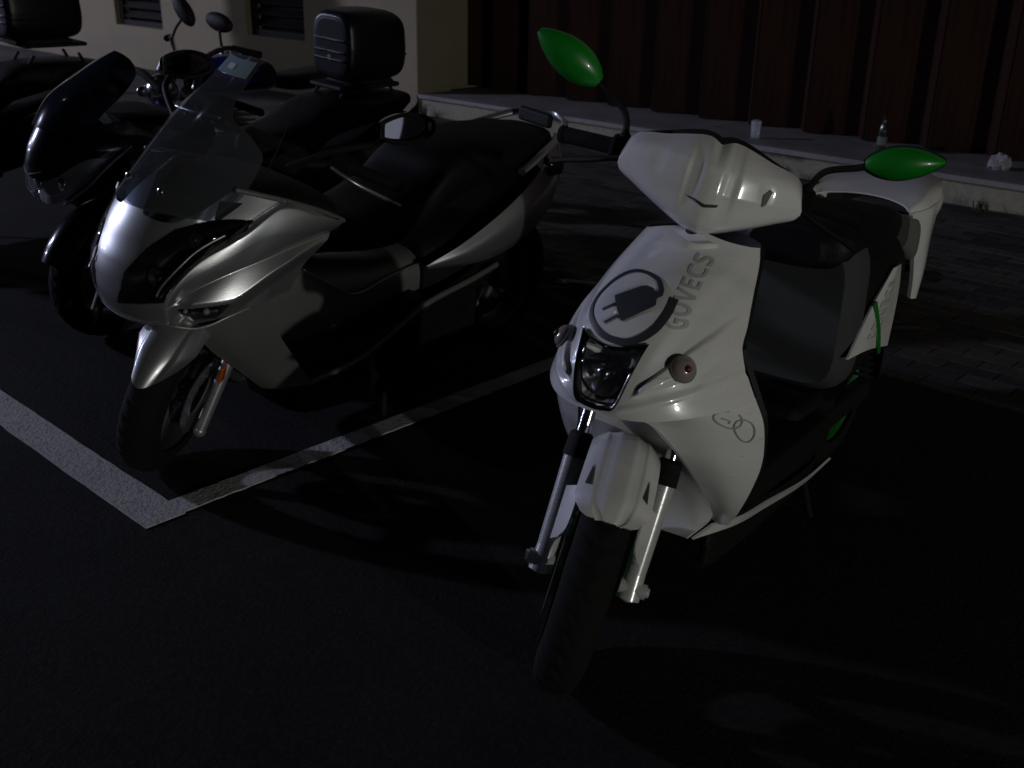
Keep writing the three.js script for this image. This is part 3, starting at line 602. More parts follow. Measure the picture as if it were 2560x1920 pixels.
    part('tail_top', shell((u, v) => { const p = curve1(path, u), c = curve1(lip, u); return [p[0] + (c[0] - p[0]) * v, p[1] + (c[1] - p[1]) * v + .016 * sin(PI * v), p[2] + (c[2] - p[2]) * v]; }, 60, 12, .005), M.white, s);
    for (const k of [1, -1]) {
      part('tail_fin', shell(patch([[[.150 * k, .82, -1.42], [.166 * k, .82, -1.54], [.150 * k, .82, -1.68]], [[.158 * k, .72, -1.46], [.170 * k, .72, -1.54], [.154 * k, .72, -1.63]], [[.160 * k, .62, -1.50], [.170 * k, .62, -1.55], [.158 * k, .62, -1.61]], [[.158 * k, .545, -1.52], [.165 * k, .54, -1.55], [.156 * k, .545, -1.58]]]), 16, 36, .012), M.white, s);
      const spr = [[[.200 * k, .525, -.935], [.204 * k, .512, -1.08], [.192 * k, .462, -1.29]], [[.200 * k, .570, -.985], [.204 * k, .560, -1.12], [.190 * k, .545, -1.31]], [[.197 * k, .640, -1.085], [.200 * k, .640, -1.18], [.188 * k, .630, -1.32]], [[.188 * k, .705, -1.235], [.190 * k, .705, -1.27], [.184 * k, .700, -1.315]]], sf = patch(spr);
      const sp = part('side_panel', shell(sf, 24, 30, .006), M.white, s);
      if (k > 0) part('panel_lettering', print(sf, sh, (a, b) => { const q = (a - bb.min.x) / tw, j = (b - bb.min.y) / th; return [.30 + .05 * q + .36 * (1 - j), .22 + .62 * q]; }, 1, .0022, .12), M.printPale, sp);
      part('side_stripe', shell(patch([[[.2 * k, .648, -1.07], [.2 * k, .648, -1.09]], [[.205 * k, .56, -1.12], [.205 * k, .56, -1.14]], [[.203 * k, .475, -1.165], [.203 * k, .475, -1.185]]]), 3, 16, .004), M.green, s);
      part('foot_peg', bar([.16 * k, .50, -1.33], [.25 * k, .51, -1.37], .012), M.black, s);
      part('rear_shock', [bar([.105 * k, .27, -1.42], [.105 * k, .55, -1.30], .014), ...Array.from({ length: 9 }, (_, i) => { const t = new THREE.TorusGeometry(.024, .005, 8, 22); t.rotateX(PI / 2 - .4); t.translate(.105 * k, .31 + .024 * i, -1.403 + .0103 * i); return t; })], M.black, s);
      part('rear_indicator', [bar([.10 * k, .615, -1.60], [.185 * k, .605, -1.60], .009), ball(.022, .20 * k, .603, -1.60, 1.5, .7, .8)], M.black, s);
    }
    part('seat_trim', loft([ringZ(-1.40, .135, .77, .03, .05, 3), ringZ(-1.46, .145, .74, .034, .065, 3), ringZ(-1.50, .15, .72, .02, .05, 3)], 8), M.greyTrim, s);
    part('tail_lamp', box(.14, .05, .03, 0, .79, -1.885, .01), M.red, s);
    part('number_plate_bracket', box(.16, .20, .012, 0, .62, -1.80, .006), M.black, s);
  }
  wheel('rear_wheel', s, { r: .262, w: .118, y: .262, z: -1.385, rim: M.greenDark, disc: .1, discX: -.07, spokes: 5 });
  part('swing_arm', [box(.05, .07, .46, .105, .27, -1.19, .02), box(.05, .07, .46, -.105, .27, -1.19, .02), box(.24, .16, .3, 0, .30, -1.0, .03)], M.black, s);
  part('rear_mudguard', shell((u, v) => { const a = R(60 + 130 * v), x = 2 * u - 1, r = .31 - .02 * x * x; return [.075 * x, .262 + r * sin(a), -1.385 + r * cos(a)]; }, 10, 24, .004), M.black, s);
  part('centre_stand', [bar([.10, .25, -.93], [.145, .012, -.99], .010), bar([-.10, .25, -.93], [-.145, .012, -.99], .010), bar([.14, .03, -.985], [-.14, .03, -.985], .008)], M.black, s);
}

// ================================================================ silver scooter
function cowlSurface(SC, SB, SW, e = 1, dz = 0) { const a = pchip(SC), b = pchip(SB), w = pchip(SW); return (t, y) => [w(y) * sin(t), y, b(y) + (a(y) + dz - b(y)) * pow(max(1e-6, cos(t)), e)]; }
{
  const s = thing('scooter', 'silver maxi scooter with tall clear windscreen and large dark headlights', 'scooter');
  pose(s, [-2.80, -1.46], 3, 8);
  const st = steering(32);
  const base = cowlSurface([[.50, .17], [.53, .205], [.57, .237], [.62, .248], [.66, .245], [.71, .232], [.76, .208], [.80, .188], [.84, .163], [.88, .13], [.92, .09], [.96, .045], [1.0, .0]], [[.50, -.2], [.6, -.22], [.7, -.28], [.8, -.38], [.9, -.46], [1., -.5]], [[.50, .25], [.6, .265], [.7, .27], [.8, .268], [.9, .25], [1., .22]], .62, -.042);
  const lensUp = [[.182, .598], [.229, .646], [.241, .691], [.319, .729], [.382, .764], [.57, .82], [.754, .842], [.985, .848], [1.142, .842]], lensLow = [[.71, .63], [.725, .652], [.81, .70], [.922, .76], [1.037, .791], [1.127, .817], [1.142, .842]];
  const turnA = [[.83, .603], [1.0, .615], [1.25, .626]], turnB = [[.86, .578], [1.0, .566], [1.18, .576]];
  const lensPoly = [...lensUp, ...lensLow.slice().reverse()], turnPoly = [...turnA, ...turnB.slice().reverse()];
  const c1 = pchip([[.72, .612], [.786, .623], [1.12, .692], [1.431, .745], [1.57, .775]]), c2 = pchip([[.72, .608], [.787, .617], [1.021, .631], [1.23, .638], [1.436, .708], [1.57, .760]]), up = pchip([[.71, .63], [.81, .70], [.922, .76], [1.037, .791], [1.13, .82], [1.275, .881], [1.57, .82]]);
  const disp = (t, y) => {
    const a = abs(t); if (a < .71) return 0;
    const k = smooth(.71, .88, a), d0 = 0; let d = 0;
    const y1 = c1(a), y2 = c2(a), y0 = up(a);
    const D = .034 * smooth(.80, 1.57, a);
    if (y > y1) { const e = min(1.1, (y - y1) / max(.01, y0 - y1)); d = k * (D - .026 * pow(max(0, 1 - e), 1.8) - .006 * max(0, e - .5) - .010 * smooth(.88, 1.02, e)); }
    else if (y > y2) { const e = (y - y2) / max(.004, y1 - y2); d = k * (D - .026 + .020 * (1 - e) * min(1, (y1 - y2) / .03)); }
    else d = k * (D - .026 + .020 * min(1, (y1 - y2) / .03) - .022 * smooth(0, .08, y2 - y));
    const gy = .842 + (a - 1.142) * .293; if (a > 1.13 && a < 1.28) d -= .012 * smooth(.007, .003, abs(y - gy));
    return d;
  };
  const cowl = (t, y) => { const p = base(t, y), d = disp(t, y); if (!d) return p; const n = normalOf(base, t, y); const sg = n.z * cos(t) + n.x * sin(t) > 0 ? 1 : -1; return [p[0] + n.x * d * sg, p[1] + n.y * d * sg, p[2] + n.z * d * sg]; };
  const top = pchip([[0, .935], [.12, .89], [.202, .840], [.493, .832], [.712, .865], [.923, .922], [1.2, .897], [1.45, .850], [1.57, .81]]), bot = pchip([[0, .548], [.5, .553], [.75, .56], [.95, .552], [1.1, .56], [1.25, .58], [1.57, .615]]);
  const sheet = (u, v) => { const a = abs(u), b0 = bot(a), b1 = top(a); return cowl(u, b0 + (b1 - b0) * v); };
  const open = (u, v) => { const a = abs(u), y = bot(a) + (top(a) - bot(a)) * v; return inPoly(lensPoly, a, y) || inPoly(turnPoly, a, y); };
  part('front_cowl', shell(sheet, 300, 130, .004, { u: [-1.57, 1.57], skip: open }), M.silver, s);
  // headlights and indicators set into the cowl
  for (const k of [1, -1]) {
    const h = sub('headlight', s), L = (u, v, d, g = 1.02) => { const A = curve1(lensUp, u), B = curve1(lensLow, u), e = .5 + (v - .5) * g, t = A[0] + (B[0] - A[0]) * e, y = A[1] + (B[1] - A[1]) * e, p = base(t, y), n = normalOf(base, t, y), q = n.z * cos(t) + n.x * sin(t) > 0 ? 1 : -1, dd = d * sin(PI * min(.96, .06 + .9 * u)) ; return [k * (p[0] + n.x * q * dd), p[1] + n.y * q * dd, p[2] + n.z * q * dd]; };
    part('bowl', shell((u, v) => L(u, v, -.012 - .05 * sin(PI * v), 1.04), 40, 16, .002), M.blackGloss, h);
    for (const [u, v, r] of [[.30, .62, .030], [.62, .60, .026]]) {
      const p = L(u, v, -.055), q = L(u, v, 0), d = V(q[0] - p[0], q[1] - p[1], q[2] - p[2]).normalize(), dir = V(.25 * k, 0, 1).normalize().lerp(d, .5).normalize();
      const g = new THREE.LatheGeometry(Array.from({ length: 10 }, (_, i) => new THREE.Vector2(.004 + (r - .004) * i / 9, .022 * pow(i / 9, 2))), 32); g.applyQuaternion(new THREE.Quaternion().setFromUnitVectors(V(0, 1, 0), dir)); g.translate(...p);
      part('reflector', g, M.darkBowl, h);
      part('bulb', ball(.011, p[0] + dir.x * .016, p[1] + dir.y * .016, p[2] + dir.z * .016), M.bulb, h);
    }
    const strip = Array.from({ length: 9 }, (_, i) => L(.12 + .075 * i, .80, -.02));
    part('trim_strip', tube(strip, .0045, 30, 8), M.steel, h);
    part('cover', shell((u, v) => L(u, v, .006 + .004 * sin(PI * v), 1.03), 48, 14, 0), M.glass, h);
    const i = sub('indicator', s), T = (u, v, d, g = 1.03) => { const A = curve1(turnA, u), B = curve1(turnB, u), e = .5 + (v - .5) * g, t = A[0] + (B[0] - A[0]) * e, y = A[1] + (B[1] - A[1]) * e, p = cowl(t, y), n = normalOf(base, t, y), q = n.z * cos(t) + n.x * sin(t) > 0 ? 1 : -1; return [k * (p[0] + n.x * q * d), p[1] + n.y * q * d, p[2] + n.z * q * d]; };
    part('bowl', shell((u, v) => T(u, v, -.004 - .022 * sin(PI * v)), 24, 10, .002), M.darkBowl, i);
    const bp = T(.72, .45, -.008), bp2 = T(.2, .5, -.010); part('bulb', [ball(.010, ...bp), ball(.007, ...bp2)], M.indicator, i);
    part('cover', shell((u, v) => T(u, v, .004 + .003 * sin(PI * v)), 24, 8, 0), M.glass, i);
  }
  part('nose_underside', shell((u, v) => { const a = abs(u), p = base(u, bot(a)), q = [p[0] * .55, .52, p[2] * .5 - .02]; return [p[0] + (q[0] - p[0]) * v, p[1] + (q[1] - p[1]) * v, p[2] + (q[2] - p[2]) * v]; }, 60, 10, .004, { u: [-1.4, 1.4] }), M.silverDull, s);
  // windscreen with narrow top, its dark base band and a sticker
  {
    const hw = pchip([[0, .20], [.16, .222], [.34, .215], [.46, .175], [.58, .105], [.72, .078], [1, .066]]), cy = pchip([[0, .86], [.2, .945], [.5, 1.065], [.8, 1.165], [1, 1.225]]), cz = pchip([[0, .135], [.2, .055], [.5, -.065], [.8, -.185], [1, -.25]]);
    const wf = (u, v) => { const x = hw(v) * u; return [x, cy(v) - .35 * x * x * (1 - v), cz(v) - 3.3 * x * x + .25 * abs(x) * x * x]; };
    const w = part('windscreen', shell(wf, 60, 70, 0.003, { u: [-1, 1] }), M.screen, s);
    part('sticker', print(wf, poly([[-.86, .83], [.86, .83], [.86, .965], [-.86, .965]]), (a, b) => [a, b], 1, .0025, .1), M.sticker, w);
    part('sticker', print(wf, poly([[-.30, .872], [.05, .872], [.05, .915], [-.30, .915]]), (a, b) => [a, b], 1, .0045, .1), M.stickerWhite, w);
    part('screen_base', shell((u, v) => { const p = wf(u, .02 + .10 * v); return [p[0] * .97, p[1] - .012, p[2] - .02]; }, 40, 6, .01, { u: [-1, 1] }), M.black, s);
    for (const k of [1, -1]) part('screen_clip', ball(.013, ...wf(.35 * k, .10), 1, 1, .5), M.chrome, s);
  }
  // dash, bars, levers, mirrors
  part('dashboard', loft([ringZ(-.08, 0, .84, .15, .03, 3), ringZ(-.18, 0, .85, .215, .045, 3), ringZ(-.30, 0, .83, .235, .06, 3), ringZ(-.42, 0, .78, .24, .07, 3)], 18), M.black, s);
  part('cowl_edge', [1, -1].map(k => tube([[.215 * k, .925, -.07], [.245 * k, .885, -.20], [.258 * k, .835, -.33], [.262 * k, .795, -.41]], .008)), M.silverDull, s);
  st(part('handlebar', [tube([[-.33, .955, -.45], [-.2, .985, -.36], [-.08, .96, -.30], [.08, .96, -.30], [.2, .985, -.36], [.33, .955, -.45]], .013), box(.20, .06, .10, 0, .965, -.30, .02)], M.black, s));
  for (const k of [1, -1]) {
    st(part('grip', [bar([.22 * k, .982, -.375], [.36 * k, .948, -.47], .019, .019, 20), box(.07, .06, .06, .20 * k, .985, -.36, .015)], M.rubber, s));
    st(part('brake_lever', tube([[.18 * k, .985, -.315], [.26 * k, .965, -.325], [.35 * k, .93, -.385], [.385 * k, .912, -.42]], .007), M.steel, s));
    const m = sub('mirror', s);
    const cx = k > 0 ? .42 : -.42, f = k > 0 ? 1 : 1;
    part('stalk', tube(k > 0 ? [[.27, .99, -.20], [.36, 1.045, -.27], [.41, 1.065, -.36]] : [[-.27, .99, -.20], [-.36, 1.05, -.23], [-.41, 1.07, -.28]], .010), M.black, m);
    const hz = k > 0 ? [-.395, -.59] : [-.27, -.44];
    const hous = (u, v) => { const q = 2 * v - 1, w = .040 * pow(sin(PI * (.10 + .85 * u)), .55); return [cx, 1.105 - .012 * u + w * q, hz[0] + (hz[1] - hz[0]) * u]; };
    part('housing', shell((u, v) => { const p = hous(u, v), q = 2 * v - 1; return [p[0] - .055 * sqrt(max(0, 1 - q * q)) * pow(sin(PI * (.05 + .9 * u)), .5), p[1], p[2]]; }, 30, 20, .004), M.blackGloss, m);
    part('rim', tube([...Array.from({ length: 16 }, (_, i) => hous(i / 15, 0)), ...Array.from({ length: 16 }, (_, i) => hous(1 - i / 15, 1)), hous(0, 0)], .006, 90, 8), M.black, m);
    const gl = shell((u, v) => { const p = hous(.04 + .92 * u, .08 + .84 * v); return [p[0] - .012, p[1], p[2]]; }, 20, 10, .002); part('glass', gl, M.mirror, m);
  }
  part('antenna', bar([.20, .955, -.18], [.205, 1.155, -.285], .0020, .0013, 8), M.black, s);
  // lower leg shields, tunnel, sills
  for (const k of [1, -1]) {
    part('leg_shield', shell(patch([[[.16 * k, .57, .06], [.225 * k, .575, -.02], [.262 * k, .625, -.14]], [[.175 * k, .46, .0], [.222 * k, .47, -.06], [.257 * k, .50, -.18]], [[.175 * k, .35, -.11], [.215 * k, .36, -.16], [.25 * k, .38, -.255]], [[.165 * k, .262, -.20], [.205 * k, .262, -.24], [.243 * k, .268, -.33]]]), 24, 40, .005), M.silverDull, s);
    part('sill', tube([[.243 * k, .270, -.33], [.252 * k, .300, -.52], [.256 * k, .36, -.66], [.254 * k, .42, -.80], [.246 * k, .457, -1.04], [.22 * k, .47, -1.2]], .011), M.silverDull, s);
    part('floorboard', loft([ringZ(-.30, .175 * k, .335, .065, .02, 4), ringZ(-.55, .18 * k, .34, .068, .022, 4), ringZ(-.85, .18 * k, .40, .065, .025, 4)], 12), M.black, s);
    part('side_fairing', shell(patch([[[.235 * k, .33, -.36], [.245 * k, .35, -.6], [.24 * k, .43, -.85], [.225 * k, .50, -1.1]], [[.19 * k, .21, -.34], [.20 * k, .20, -.6], [.20 * k, .23, -.85], [.19 * k, .30, -1.1]]]), 24, 10, .006), M.black, s);
    // tail side panel: pointed in front, swelling to the rear
    const rows = [
      [[.206 * k, .537, -.845], [.238 * k, .605, -.995], [.238 * k, .697, -1.205], [.214 * k, .776, -1.370], [.150 * k, .842, -1.52], [.075 * k, .872, -1.63]],
      [[.208 * k, .534, -.850], [.256 * k, .575, -1.010], [.264 * k, .645, -1.225], [.238 * k, .715, -1.40], [.165 * k, .79, -1.56], [.08 * k, .825, -1.66]],
      [[.208 * k, .531, -.855], [.250 * k, .540, -1.05], [.255 * k, .585, -1.26], [.228 * k, .650, -1.44], [.16 * k, .73, -1.585], [.08 * k, .77, -1.67]],
      [[.206 * k, .528, -.855], [.228 * k, .512, -1.08], [.225 * k, .535, -1.28], [.20 * k, .60, -1.46], [.14 * k, .68, -1.58], [.07 * k, .735, -1.65]]];
    part('tail_panel', shell(patch(rows), 60, 30, .005), M.silver, s);
    part('grab_rail', loft([[[.205 * k, .80, -1.30]], [[.20 * k, .845, -1.40]], [[.17 * k, .875, -1.52]], [[.12 * k, .905, -1.63]], [[.05 * k, .915, -1.69]], [[.0, .915, -1.70]]].map(([[x, y, z]]) => Array.from({ length: 12 }, (_, i) => { const a = i / 12 * 2 * PI; return [x + .018 * cos(a) * (k > 0 ? 1 : 1), y + .013 * sin(a), z]; })), 24), M.silver, s);
    part('rear_indicator', box(.05, .065, .09, .205 * k, .795, -1.48, .02), M.blackGloss, s);
    part('rear_shock', [bar([.14 * k, .28, -1.46], [.14 * k, .56, -1.36], .014), bar([.14 * k, .34, -1.44], [.14 * k, .52, -1.375], .028)], M.black, s);
  }
  part('tunnel', loft([ringZ(-.20, 0, .42, .10, .20, 3), ringZ(-.36, 0, .42, .112, .20, 3), ringZ(-.55, 0, .40, .112, .16, 3), ringZ(-.75, 0, .41, .118, .125, 3), ringZ(-.93, 0, .43, .135, .115, 3)], 24), M.silverDull, s);
  for (const k of [1, -1]) part('tunnel_seam', tube([[.108 * k, .585, -.40], [.121 * k, .505, -.52], [.124 * k, .462, -.60], [.127 * k, .492, -.76], [.134 * k, .515, -.90]], .004, 40, 6), M.silver, s);
  part('seat', loft([ringZ(-.44, 0, .66, .06, .03, 3), ringZ(-.50, 0, .665, .125, .055, 3), ringZ(-.70, 0, .665, .165, .075, 3), ringZ(-.86, 0, .71, .18, .095, 3), ringZ(-.98, 0, .79, .182, .095, 3), ringZ(-1.16, 0, .83, .18, .085, 3), ringZ(-1.40, 0, .835, .165, .07, 3), ringZ(-1.55, 0, .845, .12, .05, 3), ringZ(-1.62, 0, .85, .07, .03, 3)], 70), M.seat, s);
  part('backrest', box(.16, .055, .03, 0, .915, -1.60, .014), M.seat, s);
  part('engine_cover', loft([ringZ(-.90, 0, .42, .15, .16, 4), ringZ(-1.1, 0, .46, .19, .16, 4), ringZ(-1.35, 0, .56, .17, .13, 4), ringZ(-1.55, 0, .68, .11, .08, 4)], 20), M.black, s);
  part('belly_pan', loft([ringZ(-.26, 0, .26, .13, .09, 4), ringZ(-.40, 0, .22, .20, .13, 5), ringZ(-.8, 0, .22, .21, .135, 5), ringZ(-1.15, 0, .25, .19, .14, 5)], 20), M.black, s);
  part('muffler', loft([ringZ(-1.05, -.2, .26, .035, .035, 2), ringZ(-1.15, -.215, .28, .06, .065, 2), ringZ(-1.6, -.225, .36, .062, .07, 2), ringZ(-1.64, -.225, .37, .05, .055, 2)], 16), M.steel, s);
  part('tail_lamp', box(.18, .05, .04, 0, .77, -1.665, .015), M.red, s);
  part('side_stand', [bar([.16, .26, -.72], [.245, .035, -.66], .011), box(.05, .012, .07, .25, .035, -.655, .005)], M.black, s);
  wheel('rear_wheel', s, { r: .275, w: .13, y: .277, z: -1.47, rim: M.rimDark, disc: .11, discX: -.07 });
  // steered front end
  st(wheel('front_wheel', s, { r: .275, w: .12, y: .277, z: .02, rim: M.rimDark, disc: .12, discX: .075 }));
  const ax = [0, cos(R(27)), -sin(R(27))], on = (k, t) => [.111 * k, .181 + ax[1] * t, .054 + ax[2] * t];
  for (const k of [1, -1]) {
    const f = sub('fork_leg', s);
    part('slider', [bar(on(k, 0), on(k, .27), .0175, .020, 20), ball(.020, ...on(k, .0))], M.alu, f);
    part('stanchion', bar(on(k, .26), on(k, .50), .0155), M.chrome, f);
    part('reflector', box(.012, .055, .032, .130 * k, .40, .035, .006), M.amber, f); st(f);
  }
  {
    const fen = (u, v) => { const x = 2 * u - 1, a = R(31 + 16 * x * x + (119 - 16 * x * x) * v), hw = .086 * pow(min(1, .50 + v * 4), .5), ridge = .010 * smooth(.62, .50, abs(x)) , r = .318 + .015 * v - .052 * pow(abs(x), 2.2) + ridge; return [hw * x, .277 + r * sin(a), .02 + r * cos(a)]; };
    st(part('front_fender', shell(fen, 56, 60, .003), M.silver, s));
  }
}

// ================================================================ simpler dark machines farther along the row
function darkScooter(o) {
  const s = thing('scooter', o.label, 'scooter'); pose(s, o.at, o.yaw, o.lean); const st = steering(o.steer);
  const cowl = cowlSurface([[.55, .20], [.60, .265], [.66, .295], [.72, .298], [.78, .285], [.86, .245], [.92, .20], [.98, .15]], [[.55, -.2], [.7, -.26], [.85, -.36], [.98, -.42]], [[.55, .20], [.65, .235], [.8, .25], [.98, .22]]);
  const top = pchip([[0, .93], [.5, .88], [.9, .90], [1.57, .80]]), bot = pchip([[0, .705], [.35, .735], [.7, .80], [.95, .80], [1.15, .66], [1.57, .60]]);
  part('front_cowl', shell((u, v) => { const a = abs(u); return cowl(u, bot(a) + (top(a) - bot(a)) * v); }, 80, 40, .004, { u: [-1.57, 1.57] }), o.paint, s);
  const lt = pchip([[0, .715], [.35, .745], [.7, .815], [1.0, .87]]), lb = pchip([[0, .585], [.35, .60], [.7, .67], [1.0, .83]]);
  const h = sub('headlight', s);
  part('bowl', shell((u, v) => { const a = abs(u), p = cowl(u, lb(a) + (lt(a) - lb(a)) * v); return [p[0] * .9, p[1], p[2] - .035 * sin(PI * v) - .004]; }, 60, 12, .002, { u: [-1, 1] }), M.lampGrey, h);
  for (const k of [-.42, 0, .42]) { const p = cowl(k, .665 + .02 * abs(k)); part('reflector', ball(.026, p[0] * .9, p[1], p[2] - .03, 1, 1, .5), M.reflector, h); }
  part('cover', shell((u, v) => { const a = abs(u), p = cowl(u, lb(a) + (lt(a) - lb(a)) * v), k = .006 * sin(PI * v); return [p[0] + k * sin(u), p[1], p[2] + k * cos(u) + .002]; }, 60, 12, 0, { u: [-1.02, 1.02] }), M.glass, h);
  for (const k of [1, -1]) part('trim', tube(Array.from({ length: 10 }, (_, i) => { const a = .45 + .06 * i, p = cowl(a, lb(a) - .012); return [p[0] * k, p[1], p[2]]; }), .006), M.silver, s);
  part('under_cowl', shell((u, v) => { const a = abs(u), p = cowl(u, v < .02 ? bot(a) : bot(a)); return [p[0] * (1 - .45 * v), p[1] - .14 * v, p[2] - .16 * v]; }, 50, 10, .004, { u: [-1.5, 1.5] }), M.black, s);
  const hw = pchip([[0, .17], [.4, .185], [.75, .155], [.92, .11], [1, .07]]), cy = pchip([[0, .87], [.3, .955], [.7, 1.06], [1, 1.12]]), cz = pchip([[0, .245], [.3, .185], [.7, .02], [1, -.09]]);
  part('windscreen', shell((u, v) => { const x = hw(v) * u; return [x, cy(v) - .02 * u * u, cz(v) - 3 * x * x]; }, 40, 40, .004, { u: [-1, 1] }), M.smoke, s);
  part('dashboard', loft([ringZ(-.02, 0, .86, .13, .04, 3), ringZ(-.2, 0, .86, .2, .05, 3), ringZ(-.36, 0, .8, .21, .06, 3)], 12), M.black, s);
  for (const k of [1, -1]) {
    st(part('grip', [tube([[.06 * k, .95, -.30], [.2 * k, .975, -.34], [.35 * k, .945, -.43]], .016)], M.rubber, s));
    part('leg_shield', shell(patch([[[.13 * k, .58, .1], [.235 * k, .62, -.12]], [[.15 * k, .42, .0], [.24 * k, .42, -.2]], [[.14 * k, .27, -.16], [.22 * k, .27, -.32]]]), 10, 20, .005), o.paint, s);
    part('tail_panel', shell(patch([[[.19 * k, .53, -.80], [.225 * k, .66, -1.1], [.14 * k, .80, -1.5], [.05 * k, .84, -1.62]], [[.19 * k, .50, -.82], [.235 * k, .56, -1.1], [.16 * k, .70, -1.5], [.05 * k, .76, -1.64]]]), 30, 10, .005), o.paint, s);
    part('floorboard', box(.11, .05, .55, .165 * k, .33, -.56, .02), M.black, s);
    part('rear_shock', bar([.13 * k, .28, -1.43], [.13 * k, .56, -1.32], .025), M.black, s);
  }
  part('seat', loft([ringZ(-.44, 0, .64, .07, .04, 3), ringZ(-.55, 0, .66, .14, .07, 3), ringZ(-.85, 0, .70, .17, .09, 3), ringZ(-1.05, 0, .79, .17, .085, 3), ringZ(-1.4, 0, .82, .15, .06, 3), ringZ(-1.55, 0, .83, .08, .03, 3)], 40), M.seat, s);
  part('body_core', loft([ringZ(-.10, 0, .48, .11, .2, 3), ringZ(-.5, 0, .42, .12, .16, 3), ringZ(-.9, 0, .46, .16, .16, 4), ringZ(-1.3, 0, .56, .15, .14, 4), ringZ(-1.55, 0, .70, .09, .07, 4)], 24), M.black, s);
  part('rack', [...[.09, -.09].flatMap(k => [bar([k, .86, -1.1], [k, .915, -1.14], .009), bar([k, .78, -1.47], [k, .915, -1.40], .009)]), box(.22, .022, .36, 0, o.rackY, -1.27, .01)], M.black, s);
  st(wheel('front_wheel', s, { r: .275, w: .12, y: .277, z: .02, rim: M.rimDark, disc: .12, discX: .07 })); wheel('rear_wheel', s, { r: .275, w: .13, y: .277, z: -1.45, rim: M.rimDark, disc: 0 });
  st(part('fork', [1, -1].map(k => bar([.1 * k, .25, .03], [.1 * k, .66, -.17], .018)), M.alu, s));
  st(part('front_fender', shell((u, v) => { const a = R(20 + 130 * v), x = 2 * u - 1, r = .315 - .045 * x * x; return [.08 * x, .277 + r * sin(a), .02 + r * cos(a)]; }, 24, 40, .003), o.paint, s));
  part('side_stand', [bar([.15, .26, -.72], [.23 + .0, .03, -.66], .011)], M.black, s);
  return s;
}
// top box standing on the rack of a machine: its own thing
function topBox(o) {
  const t = thing('top_box', o.label, 'top box'); pose(t, o.at, o.yaw, o.lean);
  const cz = o.z, cy = o.y, L = o.len, W = o.w || 1, sec = (f, hw, hh, dy = 0) => ringZ(cz + L * f, 0, cy + dy, hw * W, hh, 3.6, 40, .96);
  part('shell', loft([sec(.5, .13, .115), sec(.485, .165, .135), sec(.40, .19, .15, .002), sec(.1, .205, .155, .003), sec(-.25, .205, .152, 0), sec(-.42, .185, .135, -.004), sec(-.485, .14, .10, -.006), sec(-.5, .10, .07, -.006)], 60), o.skin, t);
  const rib = (y, w0, d, w = w0 * W) => part('rib', tube([[-w * .92, y, cz + L * .40], [-w * .8, y, cz + L * .485 + d], [0, y, cz + L * .503 + d], [w * .8, y, cz + L * .485 + d], [w * .92, y, cz + L * .40]], .006, 40, 8), o.skin, t);
  for (const [dy, w] of [[-.02, .185], [-.055, .18], [.03, .185]]) rib(cy + dy, w, .003);
  part('seam', loft([.44, .3, 0, -.3, -.44].map(f => ringZ(cz + L * f, 0, cy - .035, (.211 - .25 * pow(abs(f), 3)) * W, .006, 4, 40)), 30, true), M.black, t);
  part('reflector', box(.20 * W, .035, .012, 0, cy + .02, cz - L * .497, .006), M.red, t);
  part('lock', bar([0, cy - .05, cz + L * .49], [0, cy - .05, cz + L * .515], .014), M.steel, t);
  part('base_plate', box(.24 * W, .03, L * .72, 0, cy - .163, cz, .01), M.black, t);
  return t;
}
darkScooter({ at: [-4.0, -1.9], yaw: 2, lean: 4, steer: 12, rackY: .915, paint: M.navyGloss, label: 'black scooter with smoked windscreen and pointed clear headlight, behind the silver one' });
topBox({ at: [-4.0, -1.9], yaw: 2, lean: 4, z: -1.30, y: 1.088, len: .36, w: .74, skin: M.boxSkin, label: 'black ribbed top box with red reflector, seen against the beige wall' });
darkScooter({ at: [-6.15, -1.45], yaw: 2, lean: 3, steer: 5, rackY: .965, paint: M.blackGloss, label: 'dark scooter carrying a top box, cut off by the left picture edge' });
topBox({ at: [-6.15, -1.45], yaw: 2, lean: 3, z: -1.20, y: 1.15, len: .44, skin: M.boxSkin, label: 'black top box at the upper left corner of the picture' });

